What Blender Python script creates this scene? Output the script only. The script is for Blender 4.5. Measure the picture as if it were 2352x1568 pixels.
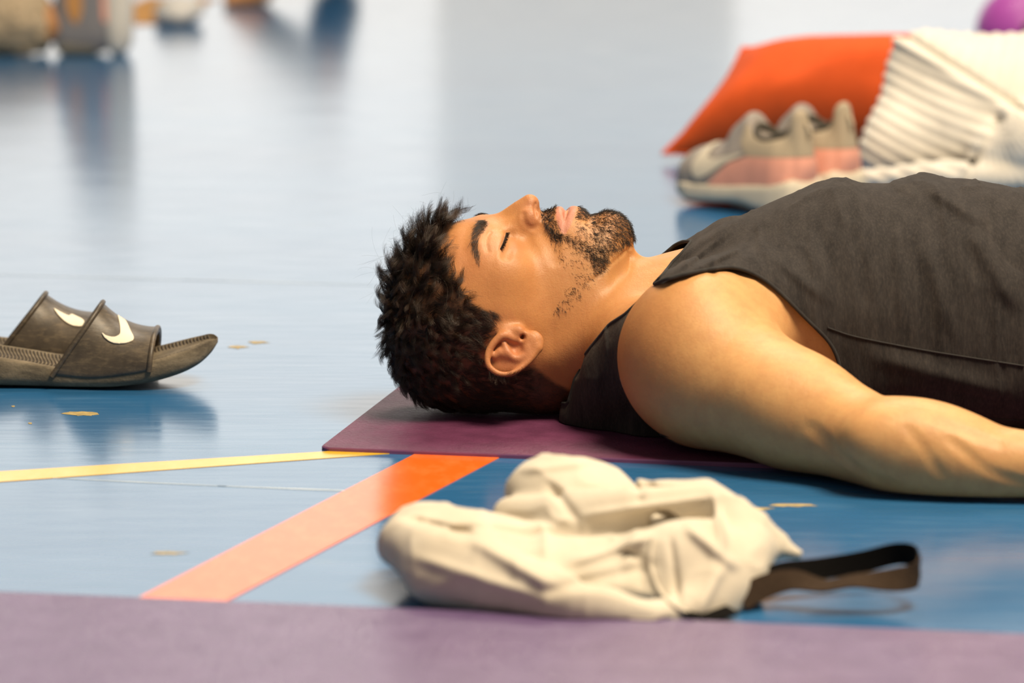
import bpy, bmesh, math, random, time
import numpy as np
from mathutils import Vector, Matrix, Euler
T0 = time.time()
for o in list(bpy.data.objects):
    bpy.data.objects.remove(o)
SC = bpy.context.scene
COL = SC.collection

# ------------------------------------------------------------------ camera, sky, lights, exposure
FPX, HC, PITCH = 9600.0, 0.725, math.radians(9.369)
D0 = HC / math.tan(PITCH + math.atan((955 - 784) / FPX))      # head's mid plane is y = 0
cam_d = bpy.data.cameras.new('camera')
cam = bpy.data.objects.new('camera', cam_d)
COL.objects.link(cam)
cam.location = (0, -D0, HC)
cam.rotation_euler = (math.pi / 2 - PITCH, 0, 0)
cam_d.sensor_width = 36
cam_d.lens = FPX / 2352 * 36
cam_d.clip_start, cam_d.clip_end = 0.05, 100
cam_d.dof.use_dof = True
cam_d.dof.focus_distance = 3.98
cam_d.dof.aperture_fstop = 4.8
SC.camera = cam

SC.view_settings.view_transform = 'Standard'
SC.view_settings.look = 'None'
SC.view_settings.gamma = 1
SC.view_settings.exposure = 0.0
SC.view_settings.use_curve_mapping = False

world = bpy.data.worlds.new('world')
SC.world = world
world.use_nodes = True
bg = world.node_tree.nodes['Background']
bg.inputs['Color'].default_value = (1.0, 0.93, 0.84, 1)
bg.inputs['Strength'].default_value = 0.17

def area(name, loc, target, sx, sy, power, color):
    d = bpy.data.lights.new(name, 'AREA')
    d.shape = 'RECTANGLE'; d.size = sx; d.size_y = sy; d.energy = power; d.color = color
    o = bpy.data.objects.new(name, d); COL.objects.link(o)
    o.location = loc
    o.rotation_euler = (Vector(target) - Vector(loc)).to_track_quat('-Z', 'Y').to_euler()
    return o
area('overhead_light', (1.15, -1.15, 3.2), (0.2, -0.1, 0.1), 1.3, 1.0, 215, (1.0, 0.82, 0.58))
area('overhead_light', (0.6, 2.6, 3.6), (0.9, 1.9, 0.0), 2.0, 1.4, 112, (1.0, 0.87, 0.70))  # added fill light for the things at the back, no known source

# ------------------------------------------------------------------ mapping helpers (photo pixel -> place in the room)
_cp, _sp = math.cos(PITCH), math.sin(PITCH)
def ray(px, py):
    a, b = (px - 1176) / FPX, (784 - py) / FPX
    return np.array([a, _cp + b * _sp, -_sp + b * _cp])
def P(px, py, y=0.0):
    d = ray(px, py); t = (y + D0) / d[1]
    return np.array([0, -D0, HC]) + d * t
def G(px, py, z=0.0):
    d = ray(px, py); t = (z - HC) / d[2]
    return np.array([0, -D0, HC]) + d * t
def proj(p):
    p = np.asarray(p, dtype=np.float64)
    x, y, z = p[..., 0], p[..., 1] + D0, p[..., 2] - HC
    zc = y * _cp - z * _sp; yc = y * _sp + z * _cp
    return 1176 + FPX * x / zc, 784 - FPX * yc / zc

# ------------------------------------------------------------------ object helpers
def link(o, parent=None):
    COL.objects.link(o)
    if parent is not None: o.parent = parent
    return o
def tag(o, label=None, cat=None, group=None, kind=None):
    if label: o['label'] = label
    if cat: o['category'] = cat
    if group: o['group'] = group
    if kind: o['kind'] = kind
    return o
def empty(name, loc=(0, 0, 0), rz=0.0):
    o = bpy.data.objects.new(name, None); o.empty_display_size = .05
    COL.objects.link(o); o.location = loc; o.rotation_euler = (0, 0, rz)
    return o
def mesh_obj(name, verts, faces, mat=None, parent=None, smooth=True):
    me = bpy.data.meshes.new(name)
    v = np.asarray(verts, dtype=np.float32)
    if isinstance(faces, np.ndarray):
        n = faces.shape[1]
        me.vertices.add(len(v)); me.vertices.foreach_set('co', v.ravel())
        me.loops.add(faces.size); me.loops.foreach_set('vertex_index', faces.astype(np.int32).ravel())
        me.polygons.add(len(faces)); me.polygons.foreach_set('loop_start', np.arange(0, faces.size, n, dtype=np.int32))
        me.update(calc_edges=True); me.validate()
    else:
        me.from_pydata([tuple(map(float, p)) for p in v], [], faces); me.update()
    if smooth:
        me.polygons.foreach_set('use_smooth', np.ones(len(me.polygons), dtype=bool))
    o = bpy.data.objects.new(name, me)
    if mat: me.materials.append(mat)
    return link(o, parent)
def bm_obj(name, bm, mat=None, parent=None, smooth=True):
    me = bpy.data.meshes.new(name)
    bmesh.ops.recalc_face_normals(bm, faces=bm.faces)
    bm.to_mesh(me); bm.free()
    if smooth:
        me.polygons.foreach_set('use_smooth', np.ones(len(me.polygons), dtype=bool))
    if mat: me.materials.append(mat)
    return link(bpy.data.objects.new(name, me), parent)
def add_attr(o, name, arr):
    arr = np.asarray(arr, dtype=np.float32)
    if arr.ndim == 1:
        a = o.data.attributes.new(name, 'FLOAT', 'POINT'); a.data.foreach_set('value', arr)
    else:
        if arr.shape[1] == 3: arr = np.hstack([arr, np.ones((len(arr), 1), np.float32)])
        a = o.data.attributes.new(name, 'FLOAT_COLOR', 'POINT'); a.data.foreach_set('color', arr.ravel())

# ------------------------------------------------------------------ materials
def srgb(h):
    c = [int(h[i:i + 2], 16) / 255 for i in (0, 2, 4)]
    return tuple(x / 12.92 if x <= .04045 else ((x + .055) / 1.055) ** 2.4 for x in c) + (1,)
class NT:
    def __init__(s, name):
        s.m = bpy.data.materials.new(name); s.m.use_nodes = True
        s.t = s.m.node_tree; s.b = s.t.nodes['Principled BSDF']; s.out = s.t.nodes['Material Output']
    def n(s, typ, **kw):
        nd = s.t.nodes.new(typ)
        for k, v in kw.items():
            if k[0] == '_': nd.inputs[k[1:].replace('_', ' ')].default_value = v
            else: setattr(nd, k, v)
        return nd
    def l(s, a, b): s.t.links.new(a, b)
    def tex(s, kind='Object'): return s.n('ShaderNodeTexCoord').outputs[kind]
    def noise(s, vec, scale, detail=3, rough=.5, dist=0.0, mapscale=None):
        if mapscale:
            mp = s.n('ShaderNodeMapping'); mp.inputs['Scale'].default_value = mapscale
            s.l(vec, mp.inputs['Vector']); vec = mp.outputs[0]
        nd = s.n('ShaderNodeTexNoise'); nd.inputs['Scale'].default_value = scale
        nd.inputs['Detail'].default_value = detail; nd.inputs['Roughness'].default_value = rough
        nd.inputs['Distortion'].default_value = dist
        s.l(vec, nd.inputs['Vector']); return nd.outputs['Fac']
    def ramp(s, fac, stops):
        r = s.n('ShaderNodeValToRGB'); e = r.color_ramp.elements
        while len(e) < len(stops): e.new(.5)
        for i, (p, c) in enumerate(stops):
            e[i].position = p; e[i].color = c if len(c) == 4 else (*c, 1)
        s.l(fac, r.inputs['Fac']); return r.outputs['Color']
    def mix(s, fac, a, b, blend='MIX'):
        m = s.n('ShaderNodeMix', data_type='RGBA', blend_type=blend)
        for v, i in ((fac, 0), (a, 6), (b, 7)):
            if hasattr(v, 'links'): s.l(v, m.inputs[i])
            else: m.inputs[i].default_value = v
        return m.outputs[2]
    def bump(s, h, strength, dist, normal=None):
        b = s.n('ShaderNodeBump'); b.inputs['Strength'].default_value = strength; b.inputs['Distance'].default_value = dist
        s.l(h, b.inputs['Height'])
        if normal is not None: s.l(normal, b.inputs['Normal'])
        s.l(b.outputs[0], s.b.inputs['Normal']); return b.outputs[0]
    def col(s, c):
        if hasattr(c, 'links'): s.l(c, s.b.inputs['Base Color'])
        else: s.b.inputs['Base Color'].default_value = c
    def set(s, **kw):
        for k, v in kw.items(): s.b.inputs[k.replace('_', ' ')].default_value = v
        return s
def simple_mat(name, c, rough=.6, var=.12, scale=40, bump=0.0, bscale=300, **kw):
    t = NT(name); t.set(Roughness=rough, **kw)
    tc = t.tex(); f = t.noise(tc, scale, 4)
    d = tuple(x * (1 - var) for x in c[:3]) + (1,); u = tuple(min(1, x * (1 + var)) for x in c[:3]) + (1,)
    t.col(t.ramp(f, [(.3, d), (.7, u)]))
    if bump: t.bump(t.noise(tc, bscale, 3), bump, .002)
    return t.m
# ------------------------------------------------------------------ implicit modelling: smooth blends of shapes turned into one surface
def pchip(xk, yk, x):
    xk = np.asarray(xk, float); yk = np.asarray(yk, float)
    h = np.diff(xk); dl = np.diff(yk) / h
    m = np.zeros(len(xk))
    for i in range(1, len(xk) - 1):
        if dl[i - 1] * dl[i] > 0:
            w1, w2 = 2 * h[i] + h[i - 1], h[i] + 2 * h[i - 1]
            m[i] = (w1 + w2) / (w1 / dl[i - 1] + w2 / dl[i])
    m[0], m[-1] = dl[0], dl[-1]
    x = np.clip(x, xk[0], xk[-1])
    i = np.clip(np.searchsorted(xk, x) - 1, 0, len(xk) - 2)
    t = (x - xk[i]) / h[i]; t2 = t * t; t3 = t2 * t
    return (2*t3 - 3*t2 + 1) * yk[i] + (t3 - 2*t2 + t) * h[i] * m[i] + (-2*t3 + 3*t2) * yk[i+1] + (t3 - t2) * h[i] * m[i+1]
class Loft:
    """closed superellipse slices along x: stations (x, z_front, z_back, z_centre, half width, p_front, p_back)"""
    def __init__(s, st, r=0.0):
        s.st = np.array(st, float); s.r = r
        x = s.st[:, 0]
        s.lo = np.array([x[0], -s.st[:, 4].max(), s.st[:, 2].min()]); s.hi = np.array([x[-1], s.st[:, 4].max(), s.st[:, 1].max()])
        s.tx = np.linspace(x[0], x[-1], 800)
        s.tab = np.stack([pchip(x, s.st[:, k], s.tx) for k in range(1, 7)])
    def __call__(s, p):
        x = p[:, 0]
        zf, zb, zc, w, pf, pb = [np.interp(x, s.tx, s.tab[k]) for k in range(6)]
        z = p[:, 2] - zc; y = np.abs(p[:, 1])
        fr = z > 0
        a = np.maximum(np.where(fr, zf - zc, zc - zb), 1e-4); w = np.maximum(w, 1e-4); q = np.where(fr, pf, pb)
        n = ((np.abs(z) / a) ** q + (y / w) ** q) ** (1 / q) + 1e-9
        rad = np.sqrt(z * z + y * y)
        d = np.where(rad < 1e-5, -np.minimum(a, w), rad * (1 - 1 / n))
        ex = np.maximum(s.tx[0] - x, x - s.tx[-1])
        return np.where(ex > 0, np.sqrt(np.maximum(d, 0) ** 2 + np.maximum(ex, 0) ** 2), d) - s.r
class Ell:
    def __init__(s, c, r, rot=None):
        s.c = np.array(c, float); s.r = np.array(r if np.ndim(r) else (r, r, r), float)
        s.R = None if rot is None else np.array(Euler([math.radians(a) for a in rot]).to_matrix())
        m = s.r.max() if rot is not None else s.r
        s.lo, s.hi = s.c - m, s.c + m
    def __call__(s, p):
        q = p - s.c
        if s.R is not None: q = q @ s.R
        a = np.sqrt(((q / s.r) ** 2).sum(1)); b = np.sqrt(((q / s.r ** 2) ** 2).sum(1))
        return np.where(a < 1e-6, -s.r.min(), a * (a - 1) / np.maximum(b, 1e-9))
class Tube:
    """chain of points with radii"""
    def __init__(s, pts, rad, flat=None):
        s.p = np.array(pts, float); s.r = np.array(rad if np.ndim(rad) else [rad] * len(pts), float)
        s.lo = (s.p - s.r[:, None]).min(0); s.hi = (s.p + s.r[:, None]).max(0)
    def __call__(s, p):
        d = None
        for i in range(len(s.p) - 1):
            a, b = s.p[i], s.p[i + 1]; ab = b - a; L = ab @ ab
            t = np.clip((p - a) @ ab / L, 0, 1)
            q = p - a - t[:, None] * ab
            e = np.sqrt((q * q).sum(1)) - (s.r[i] + (s.r[i + 1] - s.r[i]) * t)
            d = e if d is None else np.minimum(d, e)
        return d
def smooth_line(pts, n=24, closed=False):
    """Catmull-Rom resample"""
    p = np.array(pts, float); N = len(p)
    if closed: q = np.vstack([p[-1], p, p[0], p[1]]); segs = N
    else: q = np.vstack([2 * p[0] - p[1], p, 2 * p[-1] - p[-2]]); segs = N - 1
    out = []
    for u in np.linspace(0, segs, n, endpoint=not closed):
        i = min(int(u), segs - 1); t = u - i
        a, b, c, d = q[i], q[i + 1], q[i + 2], q[i + 3]
        out.append(.5 * (2*b + (c - a)*t + (2*a - 5*b + 4*c - d)*t*t + (3*b - a - 3*c + d)*t**3))
    return np.array(out)
class Field:
    def __init__(s): s.ops = []
    def add(s, f, k=.01, mode='u', space=None): s.ops.append((f, k, mode, space)); return s
    def sub(s, f, k=.008, space=None): return s.add(f, k, 's', space)
    def __call__(s, p, margin=.03):
        p = np.asarray(p, dtype=np.float64)
        d = np.full(len(p), 1.0)
        cache = {None: p}
        for f, k, mode, space in s.ops:
            if space not in cache: cache[space] = space(p)
            q = cache[space]
            lo, hi = f.lo - margin - k, f.hi + margin + k
            m = np.flatnonzero(((q > lo) & (q < hi)).all(1))
            if not len(m): continue
            e = f(q[m]); c = d[m]
            if mode == 'u':
                h = np.maximum(k - np.abs(c - e), 0) / k
                d[m] = np.minimum(c, e) - h * h * k * .25
            else:
                h = np.maximum(k - np.abs(c + e), 0) / k
                d[m] = np.maximum(c, -e) + h * h * k * .25
        return d
def axis(*segs):
    """(start, end, step) pieces joined into one grid axis"""
    a = [segs[0][0]]
    for s, e, st in segs:
        n = max(1, round((e - s) / st)); a += list(np.linspace(s, e, n + 1)[1:])
    return np.array(a)
def surface(F, xs, ys, zs, newton=1, B=3, slack=.003):
    """zero surface of F on a rectilinear grid (surface nets, evaluated only near the surface)"""
    nx, ny, nz = len(xs), len(ys), len(zs)
    def pad(a): 
        n = len(a); m = (-(n - 1)) % (B * 3) ; st = a[-1] - a[-2]
        return np.concatenate([a, a[-1] + st * np.arange(1, m + 1)])
    xs, ys, zs = pad(xs), pad(ys), pad(zs); nx, ny, nz = len(xs), len(ys), len(zs)
    V = np.full((nx, ny, nz), np.float32(1))
    def active(idx, S):
        c = []; h2 = 0
        for a, i in zip((xs, ys, zs), idx.T):
            l, r = a[i * S], a[np.minimum(i * S + S, len(a) - 1)]
            c.append((l + r) / 2); h2 = h2 + ((r - l) / 2) ** 2
        d = F(np.stack(c, 1))
        return d, np.abs(d) < np.sqrt(h2) * 1.15 + slack
    S1 = B * 3
    n1 = [(n - 1) // S1 for n in (nx, ny, nz)]
    idx = np.stack(np.meshgrid(*[np.arange(n) for n in n1], indexing='ij'), -1).reshape(-1, 3)
    d, act = active(idx, S1)
    for (i, j, k) in idx[(~act) & (d < 0)]: V[i*S1:i*S1+S1+1, j*S1:j*S1+S1+1, k*S1:k*S1+S1+1] = -1
    idx = idx[act]
    sub = np.stack(np.meshgrid(*[np.arange(3)] * 3, indexing='ij'), -1).reshape(-1, 3)
    idx = (idx[:, None] * 3 + sub).reshape(-1, 3)
    d, act = active(idx, B)
    for (i, j, k) in idx[(~act) & (d < 0)]: V[i*B:i*B+B+1, j*B:j*B+B+1, k*B:k*B+B+1] = -1
    idx = idx[act]
    need = np.zeros((nx, ny, nz), bool)
    for a in range(B + 1):
        for b in range(B + 1):
            for c in range(B + 1): need[idx[:, 0]*B + a, idx[:, 1]*B + b, idx[:, 2]*B + c] = True
    I = np.argwhere(need); del need
    for s in range(0, len(I), 400000):
        i = I[s:s + 400000]
        V[i[:, 0], i[:, 1], i[:, 2]] = F(np.stack([xs[i[:, 0]], ys[i[:, 1]], zs[i[:, 2]]], 1))
    npts = len(I)
    S = V < 0
    c = np.zeros((nx - 1, ny - 1, nz - 1), np.uint8)
    for a in (0, 1):
        for b in (0, 1):
            for e in (0, 1): c += S[a:nx - 1 + a, b:ny - 1 + b, e:nz - 1 + e]
    cells = np.argwhere((c > 0) & (c < 8)); del c
    key = (cells[:, 0] * ny + cells[:, 1]) * nz + cells[:, 2]
    acc = np.zeros((len(cells), 3)); cnt = np.zeros(len(cells))
    ax = (xs, ys, zs)
    for d_ in range(3):
        for u in (0, 1):
            for v in (0, 1):
                o = [0, 0, 0]; o[(d_ + 1) % 3] = u; o[(d_ + 2) % 3] = v
                a = cells + o; b = a.copy(); b[:, d_] += 1
                va, vb = V[a[:, 0], a[:, 1], a[:, 2]], V[b[:, 0], b[:, 1], b[:, 2]]
                m = np.flatnonzero((va < 0) != (vb < 0))
                t = va[m] / (va[m] - vb[m])
                for q in range(3):
                    pa = ax[q][a[m, q]]; pb = ax[q][b[m, q]]
                    acc[m, q] += pa + (pb - pa) * t
                cnt[m] += 1
    verts = acc / cnt[:, None]
    faces = []
    for d_ in range(3):
        sl0 = [slice(None)] * 3; sl1 = [slice(None)] * 3
        sl0[d_] = slice(0, -1); sl1[d_] = slice(1, None)
        E = np.argwhere(S[tuple(sl0)] != S[tuple(sl1)])
        u, v = (d_ + 1) % 3, (d_ + 2) % 3
        lim = [nx, ny, nz]
        E = E[(E[:, u] > 0) & (E[:, v] > 0) & (E[:, u] < lim[u] - 1) & (E[:, v] < lim[v] - 1)]
        inside = S[E[:, 0], E[:, 1], E[:, 2]]
        q = []
        for du, dv in ((-1, -1), (0, -1), (0, 0), (-1, 0)):
            w = E.copy(); w[:, u] += du; w[:, v] += dv
            q.append(np.searchsorted(key, (w[:, 0] * ny + w[:, 1]) * nz + w[:, 2]))
        q = np.stack(q, 1)
        q[~inside] = q[~inside][:, ::-1]
        faces.append(q)
    faces = np.vstack(faces)
    for it in range(newton):
        e = 4e-4; g = np.zeros_like(verts); d = F(verts)
        for q in range(3):
            o = np.zeros(3); o[q] = e
            g[:, q] = (F(verts + o) - F(verts - o)) / (2 * e)
        L = np.maximum((g * g).sum(1), .05)
        step = np.clip(d / L, -.0012, .0012)
        verts = verts - g * step[:, None]
    print('surface', npts, len(verts), len(faces), round(time.time() - T0, 1))
    return verts, faces
def vnoise(p, scale, seed=0):
    """smooth value noise in numpy, about -1..1"""
    q = np.asarray(p, float) * scale + seed * 17.31 + 1000
    i = np.floor(q).astype(np.int64); f = q - i; f = f * f * f * (f * (f * 6 - 15) + 10)
    def hsh(a, b, c):
        n = (a * 374761393 + b * 668265263 + c * 2147483647 + seed * 144665) & 0xffffffff
        n = ((n ^ (n >> 13)) * 1274126177) & 0xffffffff
        return ((n ^ (n >> 16)) & 0xffff) / 32767.5 - 1
    r = 0
    for a in (0, 1):
        for b in (0, 1):
            for c in (0, 1):
                w = (f[:, 0] if a else 1 - f[:, 0]) * (f[:, 1] if b else 1 - f[:, 1]) * (f[:, 2] if c else 1 - f[:, 2])
                r = r + w * hsh(i[:, 0] + a, i[:, 1] + b, i[:, 2] + c)
    return r
# ------------------------------------------------------------------ the room: floor with its lines, the window wall it mirrors
YW = 9.0
def grid_sheet(x0, x1, y0, y1, z, nx=2, ny=2):
    xs, ys = np.linspace(x0, x1, nx), np.linspace(y0, y1, ny)
    v = np.array([(x, y, z) for y in ys for x in xs]); i = np.arange(ny - 1)[:, None] * nx + np.arange(nx - 1)[None]
    return v, np.stack([i, i + 1, i + 1 + nx, i + nx], -1).reshape(-1, 4)
t = NT('floor_paint'); tc = t.tex()
a1 = t.noise(tc, 2.2, 5, .55, mapscale=(.35, 1.2, 1)); a2 = t.noise(tc, 40, 4, .6, mapscale=(.25, 2.2, 1)); a3 = t.noise(tc, 9, 4, .6, mapscale=(.5, 1.0, 1))
c = t.ramp(a1, [(.3, srgb('255f92')), (.7, srgb('306b9d'))])
c = t.mix(t.ramp(a2, [(.5, (0, 0, 0)), (.85, (.22, .22, .22))]), c, srgb('7d9fba'))
c = t.mix(t.ramp(a3, [(.62, (0, 0, 0)), (.8, (.18, .18, .18))]), c, srgb('a9a98c'))
t.col(c)
rr = t.ramp(a2, [(.3, (.13, .13, .13)), (.8, (.24, .24, .24))]); t.l(rr, t.b.inputs['Roughness'])
t.b.inputs['IOR'].default_value = 1.52
w = t.noise(tc, 7, 3, .5, mapscale=(.35, 1.0, 1))
t.bump(w, .06, .02)
floor = mesh_obj('floor', *grid_sheet(-9, 9, -5.5, YW, 0), t.m, None, False); floor['kind'] = 'structure'
def line_mat(name, c, mark):
    t = NT(name); tc = t.tex(); n = t.noise(tc, 60, 4, .6, mapscale=(1, .4, 1))
    t.col(t.mix(t.ramp(n, [(.45, (0, 0, 0)), (.8, (.3, .3, .3))]), c, mark)); t.set(Roughness=.22); t.b.inputs['IOR'].default_value = 1.5
    return t.m
def strip(name, pts, mat, h=.0006, label=None):
    """flat painted shape on the floor"""
    b = np.array(pts, float); b[:, 2] = 0; tp = b.copy(); tp[:, 2] = h; n = len(b)
    o = mesh_obj(name, np.vstack([b, tp]), [list(range(n, 2 * n))] + [[i, (i + 1) % n, n + (i + 1) % n, n + i] for i in range(n)], mat, floor, False)
    if label: o['label'] = label
    return o
def ext(a, b, k): return a + (b - a) * k
A, B, C, D = G(940, 1050), G(1140, 1055), G(490, 1397), G(290, 1388)
strip('painted_line', [ext(D, A, 1.35), ext(C, B, 1.35), ext(B, C, 1.9), ext(A, D, 1.9)], line_mat('orange_paint', srgb('f26a1c'), srgb('f59a5a')), .0007, 'orange painted court line')
A, B, C, D = G(0, 1083), G(800, 1034), G(800, 1049), G(0, 1107)
strip('painted_line', [ext(B, A, 1.6), ext(A, B, 1.5), ext(D, C, 1.5), ext(C, D, 1.6)], line_mat('yellow_paint', srgb('e3b322'), srgb('ecd07a')), .0005, 'narrow yellow painted court line')
SCR = simple_mat('scratch_white', srgb('b9c6d2'), .3, .1)
for a, b, wd in (((-40, 630), (520, 646), 2.0), ((420, 643), (860, 655), 2.4), ((120, 1098), (520, 1117), 2.2), ((500, 1116), (900, 1131), 3.0), ((1450, 600), (1560, 604), 1.5)):
    p, q = G(*a), G(*b); n = np.array([0, .0016 * wd, 0])
    strip('scratch', [p - n * .2, (p + q) / 2 - n * .5, q - n * .2, q + n * .2, (p + q) / 2 + n * .5, p + n * .2], SCR, .0003)
OCH = simple_mat('bare_ochre_patch', srgb('a8935c'), .5, .3, 150)
def patch(cx, cy, rx, ry, n=18, seed=1):
    r = np.random.default_rng(seed)
    strip('worn_patch', [G(cx + rx * (1 + .25 * r.normal()) * math.cos(k / n * 6.283), cy + ry * (1 + .2 * r.normal()) * math.sin(k / n * 6.283)) for k in range(n)][::-1], OCH, .0003)
for k, (cx, cy, rx, ry) in enumerate(((184, 950, 40, 5), (30, 933, 4, 1.5), (69, 972, 4, 2), (545, 797, 18, 3), (590, 786, 22, 3), (1820, 1160, 60, 3), (1730, 1168, 40, 2.5), (380, 1270, 45, 3))): patch(cx, cy, rx, ry, seed=k)
# window wall behind the camera's view, seen mirrored in the floor
wall = simple_mat('wall_plaster', srgb('c9c7c2'), .8, .04, 3)
t = NT('daylight_pane'); t.col((.8, .8, .8, 1)); t.b.inputs['Emission Color'].default_value = (1.0, .95, .87, 1); t.set(Emission_Strength=1.46, Roughness=.2)
PANE = t.m
t = NT('pier_glow'); t.col((.7, .68, .64, 1)); t.b.inputs['Emission Color'].default_value = (1.0, .94, .84, 1); t.set(Emission_Strength=.96, Roughness=.9)  # made-up glowing panel over the middle pier, brightens its mirror image
PIER_GLOW = t.m
FRAME = simple_mat('window_frame_white', srgb('d9d8d4'), .5, .05)
def box(x0, x1, y0, y1, z0, z1):
    v = [(x, y, z) for z in (z0, z1) for y in (y0, y1) for x in (x0, x1)]
    return v, [[0, 2, 3, 1], [4, 5, 7, 6], [0, 1, 5, 4], [2, 6, 7, 3], [0, 4, 6, 2], [1, 3, 7, 5]]
o = mesh_obj('wall_back', *box(-9, 9, YW, YW + .2, 0, 5), wall, None, False); o['kind'] = 'structure'
WIN = ((-4.6, -.22), (-.22, .68), (.68, 4.8))  # the middle one is no real window: glowing panel added in place of a pier
for k, (x0, x1) in enumerate(WIN):
    o = mesh_obj(f'window_{k + 1}', *box(x0, x1, YW - .05, YW - .002, .12, 3.4), FRAME, None, False); o['kind'] = 'structure'
    n = (4, 1, 4)[k]
    for i in range(n):
        a = x0 + .008 + (x1 - x0 - .008) / n * i; b = a + (x1 - x0 - .008) / n - .008
        mesh_obj('pane' if n > 1 else 'glow_panel', *box(a, b, YW - .07, YW - .052, .16, 3.35), PANE if n > 1 else PIER_GLOW, o, False)
# ------------------------------------------------------------------ exercise mats
def mat_sheet(name, c0, ux, uy, L, W, th, rad, mat, label):
    """rounded flat mat from a corner, long side ux, short side uy"""
    o = empty(name, c0); tag(o, label, 'mat', 'purple exercise mats')
    q = []
    for cx, cy, a0 in ((rad, rad, 180), (L - rad, rad, 270), (L - rad, W - rad, 0), (rad, W - rad, 90)):
        for k in range(9):
            a = math.radians(a0 + k * 11.25); q.append((cx + rad * math.cos(a), cy + rad * math.sin(a)))
    q = np.array(q); e = .0012; ctr = q.mean(0); v = []
    for z, s in ((0, 0), (th - e, 0), (th, e)):
        d = ctr - q; d /= np.linalg.norm(d, axis=1)[:, None]
        p = q + d * s; v.append(p[:, :1] * ux + p[:, 1:] * uy + np.array([0, 0, z]))
    n = len(q); v = np.vstack(v)
    f = [[k * n + i, k * n + (i + 1) % n, (k + 1) * n + (i + 1) % n, (k + 1) * n + i] for k in (0, 1) for i in range(n)]
    mesh_obj('edge', v, f, simple_mat(name + '_edge', srgb('7b4a72'), .6, .1), o, False)
    mesh_obj('surface', v[2 * n:], [list(range(n))], mat, o, False)
    return o
def mat_material(name, c1, c2, rough, rot):
    t = NT(name); tc = t.tex()
    mp = t.n('ShaderNodeMapping'); mp.inputs['Rotation'].default_value = (0, 0, rot); t.l(tc, mp.inputs['Vector'])
    n = t.noise(mp.outputs[0], 30, 5, .6); n2 = t.noise(mp.outputs[0], 4, 3)
    c = t.mix(t.ramp(n, [(.35, (0, 0, 0)), (.7, (1, 1, 1))]), c1, c2)
    t.col(c); t.set(Roughness=rough)
    wv = t.n('ShaderNodeTexWave', wave_type='BANDS', bands_direction='Y'); wv.inputs['Scale'].default_value = 70; wv.inputs['Distortion'].default_value = 6; wv.inputs['Detail Scale'].default_value = 3
    t.l(mp.outputs[0], wv.inputs['Vector']); t.bump(wv.outputs['Fac'], .35, .0015)
    return t.m
c0 = G(733, 1036); ux = G(1760, 1075) - c0; ux /= np.linalg.norm(ux); uy = np.array([-ux[1], ux[0], 0])
MATROT = math.atan2(ux[1], ux[0])
mat_sheet('exercise_mat', c0, ux, uy, 1.8, .62, .004, .012, mat_material('plum_foam', srgb('5a2a49'), srgb('6d3659'), .5, -MATROT), 'plum purple exercise mat under the man in the black tank top')
c1 = G(0, 1372); c2 = G(2352, 1470); u2 = (c2 - c1) / np.linalg.norm(c2 - c1); v2 = np.array([-u2[1], u2[0], 0])
mat_sheet('exercise_mat', c1 - u2 * .55 - v2 * .62, u2, v2, 1.9, .62, .005, .012, mat_material('lavender_foam', srgb('645079'), srgb('725f88'), .30, 0), 'lavender purple mat in the foreground, blurred, nearest to the viewer')
# ------------------------------------------------------------------ the man: one continuous skin surface
mm = .001
ROLL = math.radians(3.0)
_cr, _sr = math.cos(ROLL), math.sin(ROLL)
def head_space(p):                       # head rolls slightly towards the viewer about its long axis; mirrored halves
    y, z = p[:, 1], p[:, 2] - .09
    return np.stack([p[:, 0], -np.abs(y * _cr + z * _sr), z * _cr - y * _sr + .09], 1)
def head_whole(p):
    y, z = p[:, 1], p[:, 2] - .09
    return np.stack([p[:, 0], y * _cr + z * _sr, z * _cr - y * _sr + .09], 1)
def body_space(p): return np.stack([p[:, 0], -np.abs(p[:, 1]), p[:, 2]], 1)
def st(px, front, back, ctr, w, pf=2.0, pb=2.0):
    return (P(px, 700)[0], P(px, front)[2], P(px, back)[2], P(px, ctr)[2], w * mm, pf, pb)

skin = Field()
CAM = np.array([0, -D0, HC])
def on(pts, F=None, lift=0.0, local=True):
    """places on the surface of F seen at photo pixels, in the head's own (mirrored) frame"""
    F = F or skin
    d = np.array([ray(*p) for p in pts]); d /= np.linalg.norm(d, axis=1)[:, None]
    t = np.full(len(d), 3.3)
    for _ in range(110):
        t += np.clip(F(CAM + d * t[:, None]) * .7, -.01, .03)
    q = CAM + d * (t - lift)[:, None]
    return head_space(q) if local else q
H, B_ = head_space, body_space
# ---- torso, shoulders, arms
skin.add(Loft([st(1440, 700, 860, 790, 40), st(1500, 650, 925, 800, 72, 2.1, 2.3), st(1560, 597, 940, 800, 98, 2.2, 2.4), st(1650, 535, 950, 790, 132, 2.3, 2.6), st(1750, 488, 953, 780, 152, 2.3, 2.8),
    st(1850, 448, 953, 770, 162, 2.3, 2.8), st(1930, 430, 953, 770, 167, 2.3, 2.8), st(2030, 434, 953, 770, 169, 2.3, 2.8), st(2110, 427, 953, 770, 170, 2.3, 2.8), st(2200, 422, 953, 770, 171, 2.3, 2.8),
    st(2352, 446, 953, 780, 168, 2.3, 2.6), st(2550, 465, 950, 790, 158, 2.3, 2.5), st(2750, 480, 945, 790, 154, 2.3, 2.5), st(2950, 495, 950, 790, 166, 2.3, 2.5), st(3100, 520, 952, 790, 172, 2.3, 2.5), st(3300, 600, 955, 800, 168, 2.3, 2.5)]), .01, 'u', B_)
skin.add(Tube([P(3250, 800, -.09), P(4100, 830, -.11)], [.085, .065]), .04, 'u', B_)
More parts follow.
